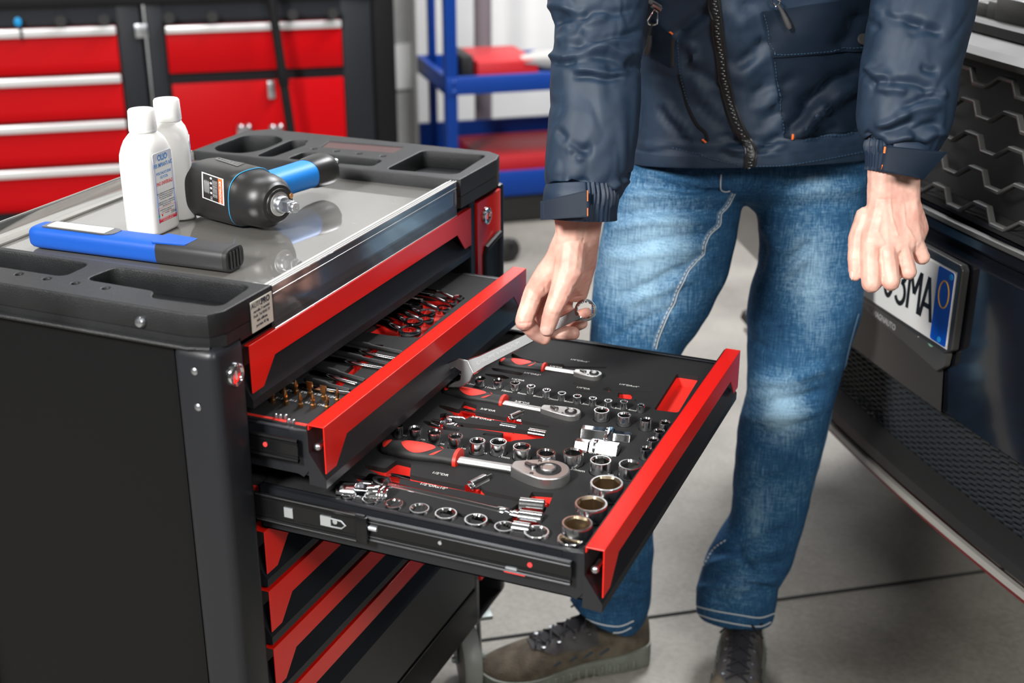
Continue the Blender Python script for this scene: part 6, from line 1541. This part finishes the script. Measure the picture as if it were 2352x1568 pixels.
# cuffs: an elastic half with ribs and a flat band with its tab
def cuff(L0, R0, L1, R1_, d, ribs, seed, flare=0):
    def disp(a, L_, p, t):
        x = math.cos(a); s_ = math.sin(a)
        if (ribs > 0 and x > .10) or (ribs < 0 and x < -.35):
            return .0022*math.sin(a*46+.8*nz(L_*40, a*2, seed))*(.6+.4*math.sin(L_*150))
        return .0012*nz(a*2, L_*25, seed)+(.0015 if s_ > 0 else 0)
    b = silo([(L0[0]+4, L0[1]-20, R0[0]-4, R0[1]-18, d+.002, .84), (*L0, *R0, d+.002, .88), ((L0[0]+L1[0])/2, (L0[1]+L1[1])/2, (R0[0]+R1_[0])/2, (R0[1]+R1_[1])/2, d+.005, .88), (*L1, *R1_, d+.008, .84)], 8, 160, 2.1, disp)
    return obj('cuff', b, M['jacketd'], jacket, ang=80)
cR = cuff((1250, 450), (1419, 440), (1246, 500), (1416, 502), 1.602, 1, 1)
cL = cuff((1989, 328), (2140, 352), (1989, 388), (2118, 408), 1.70, -1, 2)
def slabquad(name, pts, d, th, m, par, n=10, bow=.004):
    b = MB(); g = grid_bm(n, n)
    for v in g.verts:
        u, w_ = bil(pts, v.co.x, 1-v.co.y); dd_ = d[0]*(1-v.co.x)+d[1]*v.co.x+bow*((v.co.x-.5)**2*4-1)
        v.co = dp(u, w_, dd_)
    r = bmesh.ops.solidify(g, geom=g.faces[:], thickness=th)
    return obj(name, g, m, par, ang=80)
slabquad('cuff_tab', [(1241, 462), (1352, 436), (1352, 498), (1241, 505)], (1.580, 1.555), .0025, M['jacketd'], jacket)
slabquad('cuff_tab', [(2030, 334), (2177, 349), (2122, 411), (2022, 393)], (1.655, 1.662), .0025, M['jacketd'], jacket, bow=.006)
bcR, bcL = bvh_of(cR), bvh_of(cL)
tabs = [o for o in jacket.children if o.name.startswith('cuff_tab')]
btR, btL = bvh_of(tabs[0]), bvh_of(tabs[1])
def tackm(path, bv, off=.0012, w_=5):
    return obj('orange_bartack', strip(path, w_, bv, off, cr_n=3), M['orange'], jacket, ang=80)
tackm([(1351, 437), (1351, 462)], btR, .0008); tackm([(1351, 478), (1351, 496)], btR, .0008)
tackm([(2033, 337), (2031, 352)], btL, .0008); tackm([(2026, 378), (2021, 391)], btL, .0008)
for pth in ([(1750, 37), (1769, 36)], [(1538, 71), (1545, 79)], [(1613, 319), (1622, 327)], [(1825, 308), (1821, 317)]): tackm(pth, bj2, .0042, 4.5)
# pockets
def pocket(name, quad, n, off, m):
    g = grid_bm(n, n)
    bmn = stick_mesh(g, quad, bj2, off)
    r = bmesh.ops.solidify(bmn, geom=bmn.faces[:], thickness=.0022)
    return obj(name, bmn, m, jacket, ang=80)
pocket('pocket_flap', [(1747, 26), (2010, -12), (1995, 116), (1771, 131)], 22, .0050, M['jacket'])
pocket('pocket_patch', [(1772, 128), (1992, 112), (2010, 296), (1802, 318)], 22, .0022, M['jacket'])
pocket('pocket_patch', [(1497, 40), (1543, 82), (1541, 152), (1499, 130)], 10, .0030, M['jacket'])
obj('pocket_opening', strip([(1546, 88), (1545, 120), (1545, 152)], 9, bj2, .0032), M['rub'], jacket)
obj('pocket_opening', strip([(1560, 170), (1570, 205), (1580, 245), (1600, 285), (1620, 305), (1625, 325)], 8, bj2, .0016), mat('slit_black', (.002, .003, .005), .9), jacket)
def st_(path, bv=bj2, off=.0022, w_=1.6): return obj('stitching', dashes(path, 4, 3, w_, bv, off), M['thread'], jacket)
st_([(1775, 124), (1850, 120), (1920, 115), (1978, 108)], off=.0078)
st_([(1752, 32), (1765, 80), (1776, 124)], off=.0078)
st_([(1778, 140), (1786, 200), (1794, 260), (1800, 308)], off=.0048)
st_([(1838, 322), (1900, 314), (1960, 304)], off=.0048)
st_([(1545, 338), (1590, 350), (1640, 366), (1700, 379)], off=.003)
st_([(1735, 381), (1800, 379), (1870, 369), (1940, 356), (1992, 345)], off=.003)
st_([(1558, 92), (1560, 150), (1572, 205), (1584, 245)], off=.003)
b = MB(); pbt = hit(bj2, 1974, 90, .008); b.lathe([(.0085, -.002), (.0085, .001), (.0075, .0022), (.004, .0024)], pbt, -Fw+Vector((.1, 0, .1)), 24); obj('snap_button', b, M['rub'], jacket)
# main zip
zp = [(1636, -40), (1641, 0), (1648, 60), (1655, 120), (1662, 170), (1674, 230), (1690, 280), (1712, 320), (1723, 348), (1722, 378), (1715, 403)]
obj('zip_tape', strip(zp, 27, bj2, .0035), mat('zip_tape', (.010, .010, .011), .35), jacket, ang=80)
obj('zip_rim', strip([(x-10, y) for x, y in zp], 2.5, bj2, .0055), M['rub'], jacket); obj('zip_rim', strip([(x+10, y) for x, y in zp], 2.5, bj2, .0055), M['rub'], jacket)
P_ = cr([tuple(map(float, p)) for p in zp], 20); ms_ = []; last = P_[0]; k = 0
for p in P_:
    if math.hypot(p[0]-last[0], p[1]-last[1]) >= 5:
        dx, dy = p[0]-last[0], p[1]-last[1]; l = math.hypot(dx, dy); s_ = 1 if k % 2 else -1; cx, cy = p[0]-dy/l*1.8*s_, p[1]+dx/l*1.8*s_
        h = hit(bj2, cx, cy, .0052)
        if h:
            t = MB(); t.box((-.0024, -.0011, -.001), (.0024, .0011, .0010), mtx(h, Rt*(1)+Up*(-dx/l*.4), Up+Rt*(-dx/l*.4)*0), bev=.0004); ms_.append(t)
        last = p; k += 1
obj('zip_teeth', join_meshes(ms_), mat('zip_teeth', (.03, .03, .032), .2), jacket, ang=50)
# zip pulls of the upper pockets
def loopm(pts, r, bv, off, closed=True):
    P_ = [hit(bv, x, y, off) or dp(x, y, 1.84) for x, y in pts]; b = MB(); b.tube(P_, r, n=8, closed=closed); return b
o_ = obj('zip_puller', loopm([(1513, 16), (1506, 30), (1499, 44), (1500, 52), (1508, 55), (1516, 50), (1518, 40), (1519, 26)], .0012, bj2, .012), M['chrome'], jacket)
obj('puller_slider', loopm([(1506, 8), (1516, 14), (1524, 20)], .0042, bj2, .010, False), M['chrome'], o_)
obj('puller_cord', loopm([(1508, 50), (1504, 62), (1502, 78)], .0018, bj2, .012, False), M['rub'], o_)
b = MB(); P_ = [hit(bj2, x, y, .013) for x, y in ((1502, 76), (1500, 92), (1497, 112), (1495, 121))]; b.tube(P_, [.0030, .0038, .0044, .0032], n=12, flat=1.0); obj('puller_grip', b, mat('grey_rubber', (.045, .045, .047), .6), o_, ang=60)
obj('pocket_zip', strip([(1486, -6), (1498, 2), (1510, 9), (1520, 16)], 11, bj2, .005), mat('silver_zip', (.25, .25, .25), .35, .6), jacket)
o_ = obj('zip_puller', loopm([(1772, -14), (1771, 0), (1776, 11), (1783, 10), (1786, 0)], .0012, bj2, .012), M['chrome'], jacket)
b = MB(); P_ = [hit(bj2, x, y, .014) for x, y in ((1780, 6), (1790, 20), (1800, 40), (1808, 60), (1811, 66))]; b.tube(P_, [.0020, .0028, .0040, .0044, .003], n=12); obj('puller_grip', b, mat('grey_rubber', (.045, .045, .047), .6), o_, ang=60)
# ---- shoes
M['suede'] = mat('olive_suede', (.085, .068, .046), .9, bump=.6, bscale=300, var=.4, vscale=40)
M['suedeg'] = mat('grey_suede', (.055, .052, .052), .9, bump=.5, bscale=400, var=.3, vscale=40)
M['sole'] = mat('grey_green_sole', (.15, .165, .135), .6, bump=.2, bscale=80, var=.2, vscale=30)
M['lace'] = mat('black_lace', (.012, .012, .016), .8)
def shoe(heel, toe, side):
    h, t = Vector(heel), Vector(toe); x = (t-h).normalized(); y = Vector((-x.y, x.x, 0)); L_ = .305
    Mx = mtx(h-x*.012, x, y); 
    #        x    halfwidth centre  sole top  upper top
    st = [(.0, .018, 0, .034, .085), (.012, .030, 0, .034, .098), (.05, .036, 0, .032, .104), (.09, .036, -.001, .030, .108), (.13, .037, -.001, .028, .096), (.17, .043, 0, .026, .080), (.205, .050, .002, .025, .068), (.235, .051, .003, .025, .060), (.265, .046, .003, .026, .052), (.288, .035, .002, .028, .044), (.302, .018, 0, .030, .038)]
    S2 = cr(st, 5)
    b = MB(); R = []
    for s_ in S2:
        xx, hw, cy_, z0, z1 = s_; ring = []
        for k in range(25):
            a = PI*k/24; c_, q_ = math.cos(a), math.sin(a); f = (abs(c_)**2.6+abs(q_)**2.6)**(-1/2.6)
            wd = hw*(1-.35*(q_*f)**2*(1 if z1 > .09 else .45)); ring.append(b.bm.verts.new(Mx @ Vector((xx, cy_*side+wd*c_*f, z0-.006+(z1-z0+.006)*q_*f))))
        R.append(ring)
    for A, B in zip(R, R[1:]):
        for k in range(24): b.bm.faces.new((A[k], A[k+1], B[k+1], B[k]))
    b.bm.faces.new(R[0]); b.bm.faces.new(R[-1][::-1])
    sh = obj('shoe', b, M['suede'], man, ang=60)
    b = MB(); R = []
    for s_ in S2:
        xx, hw, cy_, z0, z1 = s_; hw += .005; zb_ = .0 if not (.10 < xx < .15) else .006; zt = z0+.004+(.006*max(0, 1-xx/.06))
        zb_ += max(0, (xx-.25))*.25
        R.append([b.bm.verts.new(Mx @ Vector((xx, cy_*side+yy*hw, zz))) for yy, zz in ((-.92, zb_), (-1, zb_+.006), (-1.02, (zb_+zt)/2), (-.97, zt), (0, zt+.001), (.97, zt), (1.02, (zb_+zt)/2), (1, zb_+.006), (.92, zb_))])
    for A, B in zip(R, R[1:]):
        for k in range(9): b.bm.faces.new((A[k], A[(k+1) % 9], B[(k+1) % 9], B[k]))
    b.bm.faces.new(R[0]); b.bm.faces.new(R[-1][::-1])
    for k in range(16):
        for s_ in (-1, 1):
            xx = .035+k*.0145; hw = [q for q in S2 if q[0] >= xx][0][1]+.0052
            b.bm.verts.ensure_lookup_table(); b.box((xx, s_*hw-.002, .010), (xx+.006, s_*hw+.002, .024), Mx, .0008)
    obj('sole', b, M['sole'], sh, ang=50)
    bs = bvh_of(sh)
    def top(xx, yy, off):
        o = Mx @ Vector((xx, yy, .3)); r = bs.ray_cast(o, Vector((0, 0, -1))); return r[0]+(r[1] if r[1].z > 0 else -r[1])*off if r[0] else Mx @ Vector((xx, yy, .06))
    g = grid_bm(14, 12)
    for v in g.verts:
        xx = .10+.115*v.co.x; ww = .030+.006*v.co.x-.020*max(0, v.co.x-.75)/.25; v.co = top(xx, (v.co.y-.5)*2*ww, .0016)
    obj('eyestay', g, M['suedeg'], sh, ang=60)
    g = grid_bm(12, 8)
    for v in g.verts:
        xx = .088+.105*v.co.x; v.co = top(xx, (v.co.y-.5)*2*.012, .0032)
    obj('tongue', g, M['lace'], sh, ang=60)
    b = MB()
    for k in range(4):
        x0 = .115+k*.025
        for s_ in (-1, 1):
            b.tube([top(x0, s_*.017, .004), top(x0+.008, 0, .0085), top(x0+.018, -s_*.017, .004)], .0019, n=6)
    for s_ in (-1, 1):
        c0 = top(.10, 0, .010)
        b.tube([c0, c0+x*-.006+y*s_*.014+Vector((0, 0, .012)), c0+x*-.012+y*s_*.030+Vector((0, 0, .010)), c0+x*.004+y*s_*.032+Vector((0, 0, -.002)), c0+x*.004+y*s_*.012, c0], .0019, n=6)
        b.tube([c0, c0+x*.012+y*s_*.014+Vector((0, 0, .002)), c0+x*.022+y*s_*.028+Vector((0, 0, -.006)), c0+x*.026+y*s_*.036+Vector((0, 0, -.014))], .0018, n=6)
    obj('laces', b, M['lace'], sh, ang=60)
    b = MB()
    for k in range(4):
        for s_ in (-1, 1):
            p = top(.115+k*.027, s_*.0215, .0022); b.lathe([(.0034, 0), (.0034, .001), (.0018, .0012), (.0016, .0004)], p, Vector((0, 0, 1)), 12)
    obj('eyelets', b, M['steel'], sh)
    b = MB()
    for k in range(4):
        for s_ in (-1, 1):
            xx = .09+k*.03; hw = [q for q in S2 if q[0] >= xx][0][1]
            p = Mx @ Vector((xx, s_*.2, .048-.0015*k)); r = bs.ray_cast(p, -(Mx.to_3x3() @ Vector((0, s_, 0))))
            if r[0]: b.box((-.010, -.0022, -.001), (.010, .0022, .0012), mtx(r[0], (x*.85+Vector((0, 0, -.5*1))), Vector((0, 0, .85))+x*.5), .0008)
    obj('side_slots', b, mat('slot_blue', (.03, .04, .055), .8), sh)
    # sock
    b = MB(); c0 = Mx @ Vector((.075, 0, .085)); b.lathe([(.033, 0), (.035, .02), (.036, .06)], c0, (0, 0, 1), 28); obj('sock', b, M['lace'], sh)
    return sh
shoe((.215, .795, 0), (-.030, .600, 0), 1)
shoe((.378, .895, 0), (.424, .610, 0), -1)
# ================================================================ spanner held in the right hand
wa, wb = dp(1345, 712, 1.672), dp(1062, 852, 1.700)
wx = (wa-wb).normalized(); wl = (wa-wb).length
vn = (CAM-wa).normalized(); wz = vn+(Vector((-.55, -1.75, 2.35))-wa).normalized()*.12; wz = (wz-wx*wz.dot(wx)).normalized(); wy = wz.cross(wx)
t = thing('combination_spanner', 'chrome combination spanner held in the right hand over the drawer', 'spanner', tuple(wa))
WM2 = mtx(wa, -wx, -wy, wz)
b = MB(); R_ = .0140
b.lathe([(R_*.80, -.0050), (R_*.98, -.0044), (R_*1.02, 0), (R_*.98, .0044), (R_*.80, .0050)], wa, wz, 48, cap=False)
g = MB(); n = 96; rr = []
for z in (-.0050, -.0042, .0042, .0050):
    rr.append([g.bm.verts.new(wa+(wx*math.cos(2*PI*k/n)+wy*math.sin(2*PI*k/n))*((R_*.72-.0006*abs(((k*12/n) % 1)*2-1)*1.6+.0004) if abs(z) < .0045 else R_*.80)+wz*z) for k in range(n)])
for A, B in zip(rr, rr[1:]):
    for k in range(n): g.bm.faces.new((A[k], B[k], B[(k+1) % n], A[(k+1) % n]))
obj('ring_end', join_meshes([b, g]), M['chrome'], t, ang=35)
b = MB()
prof = [(.011, .0085, .0040), (.020, .0068, .0036), (.045, .0064, .0033), (.10, .0072, .0032), (wl-.03, .0084, .0032), (wl-.012, .0110, .0032)]
R = []
for x_, hw, hh in prof:
    R.append([b.bm.verts.new(WM2 @ Vector((x_, y_, z_))) for y_, z_ in ((-hw, -hh*.5), (-hw*.85, -hh), (hw*.85, -hh), (hw, -hh*.5), (hw, hh*.5), (hw*.85, hh), (-hw*.85, hh), (-hw, hh*.5))])
for A, B in zip(R, R[1:]):
    for k in range(8): b.bm.faces.new((A[k], A[(k+1) % 8], B[(k+1) % 8], B[k]))
b.bm.faces.new(R[0]); b.bm.faces.new(R[-1][::-1])
M['tool'] = mat('spanner_steel', (.52, .53, .54), .24, 1.0)
sk_ = obj('shank', b, M['tool'], t, ang=30)
b = MB(); jw = [(-.015, -.010), (-.004, -.0185), (.012, -.020), (.030, -.012), (.026, -.0085), (.008, -.0095), (.002, 0), (.008, .0095), (.026, .0085), (.030, .012), (.012, .020), (-.004, .0185), (-.015, .010)]
b.prism([(wl+x_*.9, y_*.9) for x_, y_ in jw], -.0040, .0040, WM2 @ Matrix.Translation((wl*0, 0, 0)))
obj('open_jaw', b, M['tool'], t, bev=.0012)
tm = WM2 @ Matrix.Translation((.125, 0, .0034)) @ Matrix.Rotation(PI, 4, 'Z')
ms = [text_mesh('CHROME VANADIUM', .0066, tm, .00015, squeeze=1.0), text_mesh('19', .0075, WM2 @ Matrix.Translation((.034, 0, .0037)) @ Matrix.Rotation(PI, 4, 'Z'), .00015)]
obj('stamped_lettering', join_meshes(ms), mat('stamped_steel', (.30, .30, .30), .35, 1.0), sk_, smooth=False)
